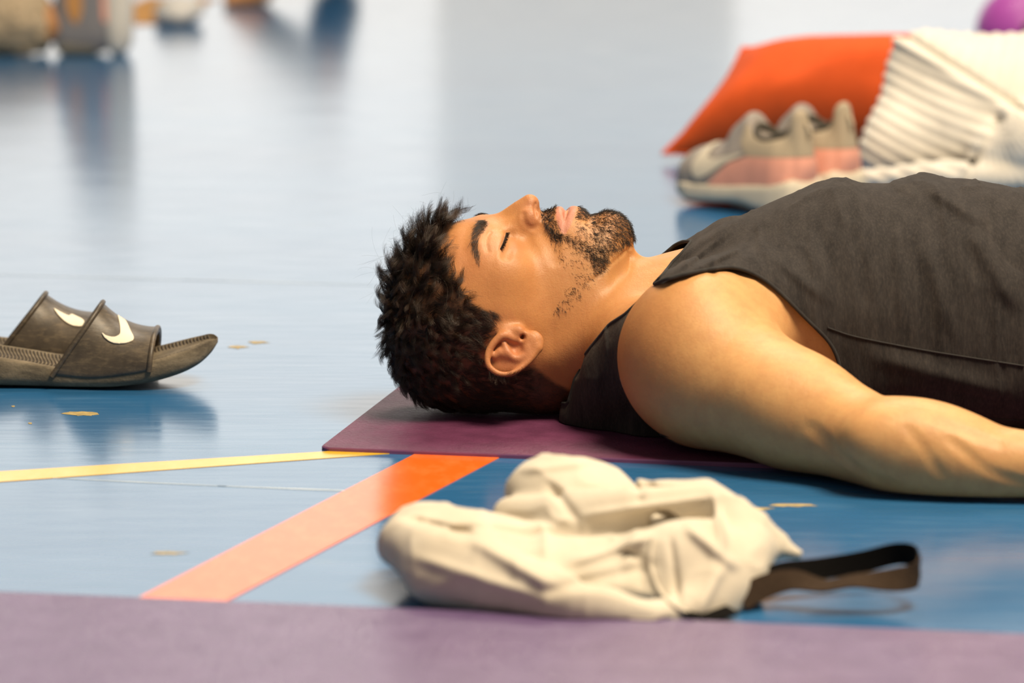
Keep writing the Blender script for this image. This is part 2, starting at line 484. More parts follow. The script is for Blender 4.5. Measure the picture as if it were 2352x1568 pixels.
def arm(S, T=False):
    skin.add(Tube([P(1420, 790, -.035), P(1500, 815, -.09), P(1590, 820, -.15)], [.046, .055, .06]), .04, 'u', S)       # trapezius
    skin.add(Ell(P(1600, 818, -.190), (.058, .066, .079)), .03, 'u', S)                                              # deltoid
    skin.add(Ell(P(1710, 715, -.125), (.070, .055, .050)), .04, 'u', S)                                                # chest muscle
    pts = [P(1600, 818, -.19), P(1680, 875, -.225), P(1770, 918, -.252), P(1850, 950, -.285), P(1930, 984, -.315), P(2000, 1012, -.34), P(2060, 1026, -.36), P(2120, 1036, -.372), P(2200, 1050, -.388), P(2280, 1065, -.395), P(2352, 1068, -.40), P(2440, 1076, -.405)]
    skin.add(Tube(smooth_line(pts, 56), smooth_line([[r] for r in (.066, .063, .055, .049, .044, .0405, .0395, .0390, .0360, .0325, .030, .026)], 56)[:, 0]), .03, 'u', S)
    skin.add(Ell(P(1830, 945, -.276), (.060, .034, .036), (0, 28, 20)), .04, 'u', S)                                   # biceps
    skin.add(Ell(P(2120, 1030, -.375), (.065, .028, .030), (0, 14, 12)), .04, 'u', S)                                 # forearm muscle
    # hand, outside the frame, palm up
    hb = P(2450, 1078, -.405)
    def hnd(dx, dy, dz): return hb + np.array([dx, dy, dz])
    skin.add(Ell(hnd(.06, 0, -.004), (.058, .040, .015)), .02, 'u', S)
    for fy, L, r in ((-.032, .062, .0078), (-.011, .075, .0085), (.011, .080, .0088), (.031, .072, .0085)):
        skin.add(Tube([hnd(.09, fy * .8, -.004), hnd(.11 + L * .35, fy * 1.1, 0), hnd(.11 + L * .7, fy * 1.15, .014), hnd(.11 + L * .85, fy * 1.15, .034)], [r * 1.1, r, r * .95, r * .8]), .006, 'u', S)
    skin.add(Tube([hnd(.02, -.025, 0), hnd(.05, -.052, .008), hnd(.085, -.062, .016), hnd(.108, -.060, .022)], [.014, .011, .0095, .008]), .01, 'u', S)
def far_space(p): return np.stack([p[:, 0] - .075, -p[:, 1] - .004, p[:, 2] + .028], 1)     # the far shoulder lies lower and further down
arm(None); arm(far_space)
for q, r, dp in (([(2185, 1012), (2240, 1058), (2290, 1088), (2350, 1108)], .012, .0006), ([(1868, 985), (1925, 1040), (1985, 1085), (2050, 1112)], .024, .0008), ([(2085, 985), (2130, 1040), (2160, 1090)], .012, .0002), ([(2120, 950), (2200, 985), (2290, 1020)], .014, .0002)):
    h_ = on(q, skin, 0, False); g_ = np.stack([skin(h_ + d) - skin(h_ - d) for d in np.eye(3) * 5e-4], 1)
    g_ /= np.linalg.norm(g_, axis=1)[:, None]
    skin.sub(Tube(smooth_line(h_ + g_ * (r - dp), 14), r), .0025)               # hollows between the muscles of the near arm
# ---- neck
skin.add(Tube([P(1260, 800, 0), P(1400, 730, 0), P(1560, 735, 0)], [.054, .056, .060]), .03, 'u', B_)
skin.add(Tube([P(1240, 820, 0), P(1400, 815, 0), P(1540, 830, 0)], [.050, .050, .056]), .03, 'u', B_)
skin.add(Tube([P(1265, 800, -.05), P(1400, 725, -.047), P(1540, 650, -.022)], [.013, .014, .012]), .025, 'u', B_)     # neck tendon
# ---- skull and jaw
skin.add(Loft([st(890, 700, 770, 735, 5), st(897, 672, 800, 735, 24), st(908, 640, 832, 732, 38), (st(928, 604, 874, 730, 52)), st(960, 563, 912, 728, 64), st(1010, 527, 936, 726, 73.5), st(1060, 506, 945, 722, 77),
    st(1100, 500, 946, 720, 77, 2.05), st(1140, 504, 940, 720, 75, 1.95), st(1180, 540, 930, 735, 71), st(1220, 600, 915, 760, 66), st(1260, 680, 893, 780, 55), st(1290, 750, 868, 800, 35), st(1303, 790, 830, 810, 10)]), .02, 'u', H)
skin.add(Loft([st(1100, 575, 780, 690, 58), st(1150, 545, 800, 690, 65.0, 1.9), st(1200, 530, 790, 690, 63.5, 1.9, 2.2), st(1250, 510, 765, 685, 59.5, 1.9, 2.3), st(1300, 497, 735, 665, 55.5, 1.85, 2.4), st(1350, 494, 695, 635, 50.5, 1.9, 2.4),
    st(1390, 496, 655, 600, 43, 2.0, 2.3), st(1415, 507, 622, 570, 33, 2.1, 2.2), st(1434, 528, 600, 558, 20, 2.1, 2.2), st(1444, 548, 575, 560, 6)]), .03, 'u', H)
# ---- face
skin.add(Tube([P(1119, 521, -3*mm), P(1113, 530, -22*mm), P(1104, 562, -40*mm), P(1106, 600, -48*mm)], [9*mm, 8.5*mm, 8.5*mm, 7*mm]), .010, 'u', H)      # brow ridge
skin.add(Ell(P(1158, 622, -49*mm), (19*mm, 13*mm, 17*mm)), .022, 'u', H)                                                                          # cheekbone
skin.add(Ell(P(1300, 530, 0), (34*mm, 27*mm, 21*mm)), .02, 'u', H)                                                                                 # mouth mound
skin.add(Ell(P(1408, 528, 0), (17*mm, 20*mm, 16*mm)), .014, 'u', H)                                                                                # chin

skin.add(Tube([P(1140, 517, 0), P(1164, 496, 0), P(1192, 477, 0), P(1217, 465, 0)], [7.5*mm, 7.2*mm, 7.5*mm, 8.8*mm]), .009, 'u', H)                  # nose bridge and tip
skin.add(Tube([P(1146, 534, -7*mm), P(1178, 522, -10*mm), P(1205, 506, -10*mm)], [8*mm, 9.5*mm, 9*mm]), .014, 'u', H)                               # nose sides
skin.add(Ell(P(1217, 500, -12.5*mm), (10*mm, 6.4*mm, 9.6*mm), (0, -20, 0)), .005, 'u', H)                                                        # nostril wing
skin.add(Tube([P(1223, 470, 0), P(1230, 486, 0)], [4.5*mm, 4.2*mm]), .004, 'u', H)                                                                     # septum
skin.sub(Tube(smooth_line(on([(1200, 490), (1202, 503), (1210, 518), (1224, 524), (1237, 518)], lift=2.2*mm), 12), 2.5*mm), .003, H)                     # crease round the wing
skin.sub(Tube(on([(1231, 468), (1229.5, 482), (1232, 497)]), [1.2*mm, 1.9*mm, 1.1*mm]), .0018, H)                                                  # nostril
skin.add(Ell(P(1139, 563, -34*mm), (14.5*mm, 15*mm, 14*mm)), .006, 'u', H)                                                                                # closed lids over the eyeball
LASH = [(1162, 533), (1159, 544), (1154, 558), (1147, 573)]
skin.sub(Tube(smooth_line(on(LASH), 12), [.45*mm] * 12), .0016, H)                                                                                 # lid line
skin.sub(Tube(smooth_line(on([(1126, 530), (1119, 541), (1117, 556), (1121, 575)], lift=1.3*mm), 10), 1.4*mm), .0025, H)                             # upper lid fold
skin.sub(Tube(smooth_line(on([(1173, 536), (1173, 556), (1163, 582)], lift=4*mm), 10), 5*mm), .005, H)                                             # hollow below the eye
skin.add(Tube(smooth_line([P(1281, 487, 0), P(1284, 492, -9*mm), P(1289, 511, -19*mm), P(1293, 530, -25*mm)], 10), np.linspace(5.0*mm, 2.6*mm, 10)), .005, 'u', H)     # upper lip
skin.add(Tube(smooth_line([P(1320, 487, 0), P(1318, 493, -10*mm), P(1310, 512, -19*mm), P(1301, 531, -25*mm)], 10), np.linspace(5.6*mm, 2.6*mm, 10)), .005, 'u', H)    # lower lip
skin.sub(Tube(smooth_line([P(1302, 478, 0), P(1300, 485, -9*mm), P(1297, 505, -19*mm), P(1297, 529, -27*mm)], 10), 1.5*mm), .005, H)                 # line of the mouth
skin.sub(Tube([P(1362, 479, 0), P(1358, 492, -18*mm)], [5*mm, 3*mm]), .012, H)                                                                    # hollow below the lip
skin.sub(Tube(smooth_line(on([(1449, 567), (1425, 590), (1395, 615), (1352, 650)], lift=1.2*mm), 12), np.linspace(1.7*mm, .5*mm, 12)), .003, H)          # crease under the chin
skin.sub(Tube(smooth_line(on([(1245, 528), (1262, 552), (1274, 590)], lift=9*mm), 12), np.linspace(9.1*mm, 7.6*mm, 12)), .006, H)                                              # cheek fold
# ---- ear
def EP(x, y, lat): return P(x, y, -lat * mm)
skin.add(Ell(EP(1180, 788, 72), (19*mm, 11*mm, 15*mm)), .006, 'u', H)
skin.add(Ell(EP(1172, 800, 83.5), (26*mm, 4.0*mm, 17.5*mm), (-24, -27, 0)), .005, 'u', H)
skin.sub(Ell(EP(1184, 786, 90.5), (9.5*mm, 9.5*mm, 7.5*mm), (-10, -30, 0)), .004, H)
skin.sub(Ell(EP(1200, 762, 81), (4.0*mm, 9*mm, 4.0*mm), (0, -30, 0)), .0025, H)
skin.sub(Tube([EP(1174, 758, 80), EP(1188, 763, 79), EP(1200, 764, 78)], [1.6*mm, 2.6*mm, 3*mm]), .002, H)
skin.sub(Tube([EP(1168, 776, 85), EP(1182, 782, 86)], [2.2*mm, 3*mm]), .003, H)
rim = smooth_line([EP(1194, 775, 79), EP(1176, 767, 82), EP(1156, 760, 83), EP(1139, 771, 85), EP(1124, 791, 88), EP(1119, 810, 91), EP(1123, 829, 93.5), EP(1140, 844, 95.5), EP(1160, 848.5, 96), EP(1181, 843.5, 95), EP(1201, 830, 92), EP(1220, 812, 88), EP(1234, 790, 83)], 44)
skin.add(Tube(rim, np.interp(np.linspace(0, 12, 44), range(13), [1.8*mm, 2.8*mm, 4.2*mm, 3.6*mm, 2.9*mm, 2.7*mm, 2.7*mm, 2.7*mm, 2.6*mm, 2.6*mm, 2.6*mm, 3.2*mm, 4.2*mm])), .0028, 'u', H)
skin.add(Tube(smooth_line([EP(1158, 780, 84.5), EP(1167, 797, 87.5), EP(1180, 811, 89), EP(1197, 812, 88), EP(1211, 802, 86), EP(1210, 789, 84)], 20), np.linspace(1.9*mm, 3.0*mm, 20)), .004, 'u', H)
skin.add(Tube([EP(1163, 803, 86), EP(1148, 800, 86.5), EP(1137, 806, 87)], [3.0*mm, 3.0*mm, 2.2*mm]), .007, 'u', H)
skin.add(Tube([EP(1150, 748, 74), EP(1170, 750, 76), EP(1190, 749, 77)], [5*mm, 5*mm, 4.6*mm]), .007, 'u', H)          # front of the ear, tragus
skin.add(Ell(EP(1228, 772, 79.5), (8.0*mm, 4.2*mm, 9.5*mm), (-15, -30, 0)), .006, 'u', H)                              # lobe

QL = globals().get('QUICK', 1.0)
gx = axis((-.19, .135, 1.15*mm*QL), (.135, .52, 2.3*mm*QL), (.52, .80, 4*mm), (.80, 1.25, 12*mm))
gy = axis((-.505, -.26, 2.6*mm*QL), (-.26, -.105, 2.0*mm*QL), (-.105, .012, 1.2*mm*QL), (.012, .10, 2.4*mm), (.10, .47, 6*mm))
gz = axis((-.012, .26, 1.25*mm*QL))
sv, sf = surface(skin, gx, gy, gz, newton=1)
def relax(v, f, w, it):
    """gentle smoothing, weight w per vertex"""
    e = np.vstack([f[:, [0, 1]], f[:, [1, 2]], f[:, [2, 3]], f[:, [3, 0]]])
    n = np.bincount(e[:, 0], minlength=len(v))[:, None] + 1e-9
    for k in range(it):
        m = np.stack([np.bincount(e[:, 0], v[e[:, 1], c], minlength=len(v)) for c in range(3)], 1) / n
        v = v + (m - v) * (w * (.6 if k % 2 == 0 else -.62))[:, None]
    return v
sv = relax(sv, sf, np.clip((sv[:, 0] - .11) / .03, .25, 1), 12)
sv[:, 2] = np.maximum(sv[:, 2], .0048)
# ------------------------------------------------------------------ skin colour, garments
def inpoly(x, y, poly):
    """signed distance in pixels to a polygon, positive inside"""
    p = np.array(poly, float); q = np.roll(p, -1, 0)
    best = np.full(len(x), 1e9); ins = np.zeros(len(x), bool)
    for (ax, ay), (bx, by) in zip(p, q):
        dx, dy = bx - ax, by - ay
        t = np.clip(((x - ax) * dx + (y - ay) * dy) / (dx * dx + dy * dy + 1e-9), 0, 1)
        best = np.minimum(best, np.hypot(x - ax - t * dx, y - ay - t * dy))
        c = ((ay > y) != (by > y)) & (x < (bx - ax) * (y - ay) / ((by - ay) if by != ay else 1e-9) + ax)
        ins ^= c
    return np.where(ins, best, -best)
def ss(x, a, b):
    t = np.clip((x - a) / (b - a), 0, 1); return t * t * (3 - 2 * t)
HAIR_POLY = [(1096, 490), (1066, 507), (1050, 513), (1030, 528), (1020, 548), (1016, 566), (1024, 590), (1038, 622), (1057, 645), (1074, 674), (1104, 694), (1138, 703), (1152, 712), (1136, 735), (1122, 762), (1106, 800), (1116, 830), (1140, 846), (1176, 846), (1208, 832), (1236, 836), (1275, 868), (1330, 895), (1330, 1000), (840, 1000), (840, 480), (1000, 420)]
BEARD = [   # polygon in the profile view, hairs per cm2 (relative), length mm
    ([(1241, 478), (1262, 470), (1276, 474), (1272, 492), (1276, 512), (1286, 527), (1292, 538), (1280, 549), (1262, 538), (1252, 516), (1243, 500)], 1.5, 5.5),
    ([(1292, 534), (1318, 541), (1345, 556), (1368, 560), (1396, 562), (1392, 590), (1380, 612), (1370, 626), (1358, 612), (1352, 594), (1338, 574), (1318, 560), (1296, 548), (1280, 545)], 1.0, 6.5),
    ([(1318, 478), (1336, 470), (1352, 478), (1356, 492), (1342, 500), (1326, 496), (1316, 500)], .9, 6.0),
    ([(1346, 470), (1378, 466), (1416, 474), (1450, 500), (1466, 540), (1444, 556), (1418, 568), (1394, 582), (1370, 566), (1354, 552), (1354, 520)], .66, 6.5),
    ([(1340, 462), (1380, 462), (1424, 474), (1460, 506), (1468, 548), (1446, 552), (1432, 524), (1412, 502), (1380, 492), (1350, 490)], 1.0, 5.5),
    ([(1316, 508), (1350, 505), (1352, 552), (1320, 544)], .30, 4.5),
    ([(1262, 545), (1300, 560), (1340, 585), (1362, 622), (1350, 650), (1330, 664), (1308, 640), (1290, 600), (1270, 575)], .12, 4.5),
    ([(1366, 618), (1346, 655), (1318, 690), (1286, 718), (1268, 706), (1282, 676), (1312, 650), (1340, 626)], .22, 4.2),
]
loc = head_space(sv); hx, hy = proj(loc)
whole = head_whole(sv)
isneck = ss(hx, 1400, 1560)
face = 1 - ss(sv[:, 0], .10, .19)
hairm = inpoly(hx, hy, HAIR_POLY)
base = np.tile(np.array([.660, .365, .150]), (len(sv), 1))                       # shoulder and arm
tan = np.array([.560, .250, .088])                                             # face, tanned
base = base + (tan - base) * face[:, None]
def tint(mask, c, k=1.0):
    global base
    m = (np.clip(mask, 0, 1) * k)[:, None]; base = base * (1 - m) + np.array(c) * m
def spot(px, py, r): return np.exp(-(((hx - px) ** 2 + (hy - py) ** 2) / (2 * r * r))) * face
tint(spot(1075, 590, 40), (.52, .20, .085), .5)
tint(spot(1225, 470, 20), (.56, .23, .13), .6)                                 # nose tip
tint(spot(1220, 505, 14), (.50, .18, .085), .5)
tint(spot(1132, 548, 20), (.68, .36, .20), .8)                                 # lid
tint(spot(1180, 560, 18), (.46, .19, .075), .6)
tint(spot(1175, 800, 48) * (loc[:, 1] < -.074), (.56, .215, .105), .8)          # ear
tint(spot(1390, 600, 50), (.52, .29, .11), .7)                                 # under the chin
tint(spot(1330, 630, 60), (.55, .28, .12), .5)
lipA = inpoly(hx, hy, [(1278, 472), (1292, 470), (1304, 490), (1300, 515), (1296, 532), (1288, 528), (1279, 505), (1276, 490)])
lipB = inpoly(hx, hy, [(1303, 490), (1312, 470), (1322, 472), (1319, 490), (1310, 512), (1298, 532), (1296, 528)])
lips = np.maximum(ss(lipA, -3, 2), ss(lipB, -3, 2)) * (loc[:, 2] > .17)
tint(lips, (.56, .225, .165), .85)
bs = np.zeros(len(sv))
for poly, den, L in BEARD: bs = np.maximum(bs, ss(inpoly(hx, hy, poly), -8, 10) * den)
tint(bs * face, (.26, .125, .06), .42)
tint(ss(hairm, -2, 12) * (loc[:, 0] < .09), (.030, .018, .012), .93)
BROW = [(1126, 507), (1114, 498), (1101, 505), (1091, 524), (1083, 548), (1086, 568), (1098, 592), (1103, 588), (1101, 570), (1098, 553), (1104, 533), (1117, 523)]
tint(ss(inpoly(hx, hy, BROW), -2, 5) * face, (.10, .05, .03), .6)

t = NT('skin')
a = t.n('ShaderNodeAttribute', attribute_name='tint')
tc = t.tex()
f1 = t.noise(tc, 60, 4, .6); f2 = t.noise(tc, 420, 3, .6)
c = t.mix(t.ramp(f1, [(.35, (0, 0, 0)), (.7, (.30, .30, .30))]), a.outputs['Color'], (.40, .15, .06, 1))
c = t.mix(t.ramp(f2, [(.55, (0, 0, 0)), (.8, (.16, .16, .16))]), c, (.24, .09, .04, 1))
t.col(c)
t.set(Roughness=.47, Subsurface_Weight=.16, Subsurface_Scale=.006)
t.b.inputs['Subsurface Radius'].default_value = (1.0, .35, .18)
t.b.inputs['Specular IOR Level'].default_value = .42
n1 = t.noise(tc, 700, 3, .65); n2 = t.noise(tc, 240, 2, .5, mapscale=(1, 1, .5))
ad = t.n('ShaderNodeMath', operation='ADD'); t.l(n1, ad.inputs[0]); t.l(n2, ad.inputs[1])
t.bump(ad.outputs[0], .26, .0011)
SKIN = t.m

person = empty('person', (0, 0, 0))
tag(person, 'man lying on his back with closed eyes, black tank top, dark curly hair and goatee', 'person')
body = mesh_obj('body', sv, sf, SKIN, person)
add_attr(body, 'tint', base)

# ---- shirt
torso = Field()
for f, k, mode, space in skin.ops[:2]: torso.add(f, k, mode, space)          # trunk and hips
def trunk_side(S):
    torso.add(Tube([P(1500, 800, -.085), P(1590, 820, -.15)], [.050, .06]), .04, 'u', S)
    torso.add(Ell(P(1600, 818, -.190), (.058, .066, .079)), .03, 'u', S)
    torso.add(Ell(P(1710, 715, -.125), (.070, .055, .050)), .04, 'u', S)
trunk_side(None); trunk_side(far_space)
torso.add(Tube([P(1488, 672, -.03), P(1540, 650, -.022)], [.0135, .012]), .025, 'u', B_)
torso.add(Tube([P(1475, 745, 0), P(1560, 735, 0)], [.056, .060]), .03, 'u', B_)
torso.add(Tube([P(1376, 946, -.055), P(1432, 858, -.092), P(1506, 775, -.125)], [.027, .035, .035]), .02)     # loose back of the shirt beside the neck
torso.add(Tube([P(1342, 966, -.052), P(1420, 976, -.072), P(1510, 985, -.10)], [.014, .018, .03]), .02)
def folds(p):
    q = p.copy()
    f = .0034 * vnoise(q * np.array([26, 9, 9]), 1, 3) + .0022 * ((1 - np.abs(vnoise(q * np.array([42, 11, 11]), 1, 6))) ** 3 - .3) + .0012 * vnoise(q * np.array([70, 22, 22]), 1, 5) + .0005 * vnoise(q * np.array([190, 60, 60]), 1, 11)
    px, py = proj(np.stack([q[:, 0], -np.abs(q[:, 1]), q[:, 2]], 1))
    def ridge(x0, y0, x1, y1, w, h):
        dx, dy = x1 - x0, y1 - y0; L = math.hypot(dx, dy)
        t = ((px - x0) * dx + (py - y0) * dy) / L / L; d = ((px - x0) * dy - (py - y0) * dx) / L
        return 1.6 * h * np.exp(-(d / w) ** 2) * ss(t, -.15, .25) * (1 - ss(t, .75, 1.15))
    for r in ((1530, 640, 1690, 520, 9, .0026), (1525, 652, 1720, 560, 8, .0022), (1550, 600, 1700, 500, 10, .0024), (1990, 430, 2100, 470, 16, -.003), (2120, 420, 2280, 520, 20, .004), (2230, 520, 2330, 700, 24, .005),
              (2270, 500, 2352, 620, 20, -.004), (2130, 560, 2180, 760, 20, .003), (1960, 520, 1990, 700, 14, -.0022), (1860, 520, 1900, 680, 16, .002), (2060, 500, 2075, 740, 16, .002), (1740, 560, 1900, 690, 14, .002), (2010, 820, 2300, 900, 22, .003), (2040, 900, 2300, 930, 16, -.002)):
        f = f + ridge(*r)
    f = f + .006 * np.exp(-((px - 1526) ** 2 + (py - 640) ** 2) / (2 * 20 ** 2))
    return np.maximum(f, -.0014)
class Shell:
    def __init__(s, F, off, fold=None): s.F, s.off, s.fold = F, off, fold
    def __call__(s, p):
        d = s.F(p) - s.off
        if s.fold is not None:
            m = np.abs(d) < .03
            d[m] -= s.fold(p[m])
        return d
shirt_field = Shell(torso, .0042, folds)
ARMHOLE = smooth_line([(1420, 720), (1500, 655), (1560, 633), (1640, 617), (1690, 615), (1742, 634), (1792, 672), (1850, 730), (1888, 767), (1912, 797), (1928, 838), (1935, 900), (1900, 960), (1800, 1000), (1650, 1012), (1560, 1004), (1496, 985), (1462, 930), (1444, 880), (1434, 800), (1428, 745)], 90, closed=True)
NECKLINE = [(1600, 540), (1564, 584), (1545, 602), (1522, 632), (1500, 655), (1470, 690), (1436, 722), (1400, 745), (1270, 905), (1240, 1010), (900, 1010), (900, 300), (1600, 300)]
def shirt_keep(v):
    q = v.copy(); far = q[:, 1] > 0
    px, py = proj(np.stack([q[:, 0], -np.abs(q[:, 1]), q[:, 2]], 1))
    fx, fy = proj(far_space(q))
    hole = np.where(far, -inpoly(fx, fy, ARMHOLE), -inpoly(px, py, ARMHOLE))
    hole2 = -inpoly(px, py, [(1500, 655), (1560, 633), (1900, 700), (1900, 960), (1650, 1012), (1540, 985), (1508, 930), (1490, 880), (1484, 800), (1484, 745), (1480, 700)])
    hole = np.where((q[:, 1] < 0) & (q[:, 1] > -.168) & (px < 1560) & (py > 690), hole2, hole)
    hole = np.where(np.abs(q[:, 1]) < .045, 60, hole)
    hole = np.minimum(hole, np.where((px < 1478) & (q[:, 1] > -.068) & (py < 928), -5, 60))
    return np.minimum(hole, -inpoly(px, py, NECKLINE))
def clip(v, f, k):
    """cut a quad mesh where k < 0, with a clean edge"""
    T = np.vstack([f[:, [0, 1, 2]], f[:, [0, 2, 3]]])
    s = k[T] > 0; n = s.sum(1)
    out = [T[n == 3]]; nv = [v]; cnt = len(v); cache = {}
    mids = []
    def mid(a, b):
        nonlocal cnt
        key = (a, b) if a < b else (b, a)
        if key not in cache:
            t = k[a] / (k[a] - k[b]); mids.append(v[a] + (v[b] - v[a]) * t); cache[key] = cnt; cnt += 1
        return cache[key]
    tri = []
    for q, ins in zip(T[(n == 1) | (n == 2)], s[(n == 1) | (n == 2)]):
        if ins.sum() == 1:
            i = int(np.argmax(ins)); a, b, c = q[i], q[(i+1) % 3], q[(i+2) % 3]
            tri.append((a, mid(a, b), mid(a, c)))
        else:
            i = int(np.argmin(ins)); a, b, c = q[i], q[(i+1) % 3], q[(i+2) % 3]
            ab, ac = mid(a, b), mid(a, c)
            tri += [(ab, b, c), (ab, c, ac)]
    if tri: out.append(np.array(tri))
    V = np.vstack([v, np.array(mids)]) if mids else v
    F_ = np.vstack(out)
    used, inv = np.unique(F_, return_inverse=True)
    return V[used], inv.reshape(F_.shape)
def rims(f):
    """ordered open edges of a triangle mesh"""
    e = np.vstack([f[:, [0, 1]], f[:, [1, 2]], f[:, [2, 0]]])
    k = {(a, b) for a, b in map(tuple, e)}
    nxt = {a: b for a, b in k if (b, a) not in k}
    loops = []
    while nxt:
        a, b = nxt.popitem(); L = [a]
        while b != L[0] and b in nxt: L.append(b); b = nxt.pop(b)
        loops.append(L)
    return loops
def tube_mesh(path, r, n=6, closed=False, flat=1.0):
    path = np.asarray(path, float); N = len(path)
    tg = np.roll(path, -1, 0) - np.roll(path, 1, 0)
    if not closed: tg[0] = path[1] - path[0]; tg[-1] = path[-1] - path[-2]
    tg /= np.linalg.norm(tg, axis=1)[:, None] + 1e-12
    rad = np.broadcast_to(np.asarray(r, float), (N,))
    up = np.array([0, 0, 1.0]); u = np.cross(tg, up); bad = np.linalg.norm(u, axis=1) < .1; u[bad] = np.cross(tg[bad], [0, 1, 0])
    u /= np.linalg.norm(u, axis=1)[:, None]; w = np.cross(u, tg)
    a = np.linspace(0, 2 * np.pi, n, endpoint=False)
    v = (path[:, None] + rad[:, None, None] * (np.cos(a)[None, :, None] * u[:, None] + flat * np.sin(a)[None, :, None] * w[:, None])).reshape(-1, 3)
    M = N if closed else N - 1
    i = np.arange(M)[:, None]; j = np.arange(n)[None]
    f = np.stack([i * n + j, ((i + 1) % N) * n + j, ((i + 1) % N) * n + (j + 1) % n, i * n + (j + 1) % n], -1).reshape(-1, 4)
    return v, f
def join(parts):
    vs, fs, o = [], [], 0
    for v, f in parts: vs.append(v); fs.append(f + o); o += len(v)
    return np.vstack(vs), np.vstack(fs)
cv, cf = surface(shirt_field, axis((-.0, .06, 3*mm), (.06, .52, 2.3*mm*QL), (.52, .86, 4*mm)), axis((-.26, -.05, 2.6*mm), (-.05, .26, 4*mm)), axis((-.012, .26, 1.9*mm)), newton=1)
cv = relax(cv, cf, np.full(len(cv), .7), 4)
cv[:, 2] = np.maximum(cv[:, 2], .0050)
keep = np.minimum(shirt_keep(cv), (.80 - cv[:, 0]) * 2400)
v_, f_ = clip(cv, cf, keep)
t = NT('shirt_cloth'); tc = t.tex()
w1 = t.noise(tc, 30, 5, .6, mapscale=(3.0, 1, .35)); w2 = t.noise(tc, 260, 4, .6, mapscale=(2.2, 1, .5))
c = t.ramp(w1, [(.3, srgb('232122')), (.6, srgb('312e2e')), (.85, srgb('3d3937'))])
c = t.mix(t.ramp(w2, [(.45, (0, 0, 0)), (.8, (.35, .35, .35))]), c, srgb('554e49'))
t.col(c); t.set(Roughness=.9, Sheen_Weight=.15, Sheen_Roughness=.5)
t.b.inputs['Specular IOR Level'].default_value = .2
t.b.inputs['Sheen Tint'].default_value = srgb('b9a898')
t.bump(w2, .35, .002)
CLOTH = t.m
HEM = simple_mat('hem_cloth', srgb('2a2828'), .9, .2, 200)
shirt = mesh_obj('tank_top', v_, f_, CLOTH, person)
hem = []
for L in rims(f_):
    if len(L) < 40: continue
    pts = v_[L]; m = max(12, len(L) // 3)
    pts = smooth_line(pts[np.linspace(0, len(L) - 1, m).astype(int)], m * 2, closed=True)
    for _ in range(3): pts = (np.roll(pts, 1, 0) + pts * 2 + np.roll(pts, -1, 0)) / 4
    hv_, hf_ = tube_mesh(pts, 1.5*mm, 6, True, 1.3); hv_[:, 2] = np.maximum(hv_[:, 2], .0048); hem.append((hv_, hf_))
for h_ in hem: mesh_obj('hem', *h_, HEM, shirt)
for path in ([(1900, 752), (1961, 772), (2063, 793), (2140, 807), (2216, 819), (2352, 840)], [(2150, 954), (2196, 957), (2280, 961), (2352, 965)]):
    pts = on(smooth_line(path, 40), shirt_field, 0, False)
    mesh_obj('seam', *tube_mesh(pts, 1.5*mm, 6, False, .6), HEM, shirt)
lab = on([(1425, 868), (1431, 887)], shirt_field, 1.2*mm, False)
mesh_obj('care_tag', *tube_mesh(np.linspace(lab[0], lab[1], 5), .7*mm, 6), simple_mat('tag_cloth', srgb('d8b9ae'), .8), shirt)
# ---- shorts, below the shirt and outside the frame
pants = Field()
for f, k, mode, space in skin.ops[:2]: pants.add(f, k, mode, space)
pv, pf = surface(Shell(pants, .008), axis((.74, 1.25, 9*mm)), axis((-.24, .24, 8*mm)), axis((-.02, .26, 6*mm)), newton=1)
pv[:, 2] = np.maximum(pv[:, 2], .005)
v_, f_ = clip(pv, pf, np.minimum(pv[:, 0] - .76, 1.16 - pv[:, 0]))
mesh_obj('shorts', v_, f_, simple_mat('shorts_cloth', srgb('23262c'), .9), person)
# ------------------------------------------------------------------ hair, beard, brows, lashes
rng = np.random.default_rng(7)
def vert_normals(v, f):
    n = np.cross(v[f[:, 2]] - v[f[:, 0]], v[f[:, 3]] - v[f[:, 1]])
    N = np.stack([sum(np.bincount(f[:, k], n[:, c], minlength=len(v)) for k in range(4)) for c in range(3)], 1)
    return N / (np.linalg.norm(N, axis=1)[:, None] + 1e-12)
SN = vert_normals(sv, sf)
fc = sv[sf].mean(1)
farea = np.linalg.norm(np.cross(sv[sf[:, 2]] - sv[sf[:, 0]], sv[sf[:, 3]] - sv[sf[:, 1]]), axis=1) / 2
fhx, fhy = hx[sf].mean(1), hy[sf].mean(1)
floc = loc[sf].mean(1)
fN = SN[sf].mean(1)
def sample(w, n):
    """n random places on the skin, weight w per face"""
    p = w * farea; c = np.cumsum(p); i = np.minimum(np.searchsorted(c, rng.random(n) * c[-1]), len(sf) - 1)
    a, b = rng.random(n)[:, None], rng.random(n)[:, None]
    q = sf[i]
    pos = (sv[q[:, 0]] * (1 - a) + sv[q[:, 1]] * a) * (1 - b) + (sv[q[:, 3]] * (1 - a) + sv[q[:, 2]] * a) * b
    N = fN[i] / np.linalg.norm(fN[i], axis=1)[:, None]
    return pos, N, i
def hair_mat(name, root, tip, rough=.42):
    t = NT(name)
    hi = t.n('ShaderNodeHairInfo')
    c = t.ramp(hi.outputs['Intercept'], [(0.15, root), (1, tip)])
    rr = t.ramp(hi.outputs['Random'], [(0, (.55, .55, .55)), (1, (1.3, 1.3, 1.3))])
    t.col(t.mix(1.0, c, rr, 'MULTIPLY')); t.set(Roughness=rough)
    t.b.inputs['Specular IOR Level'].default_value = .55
    return t.m
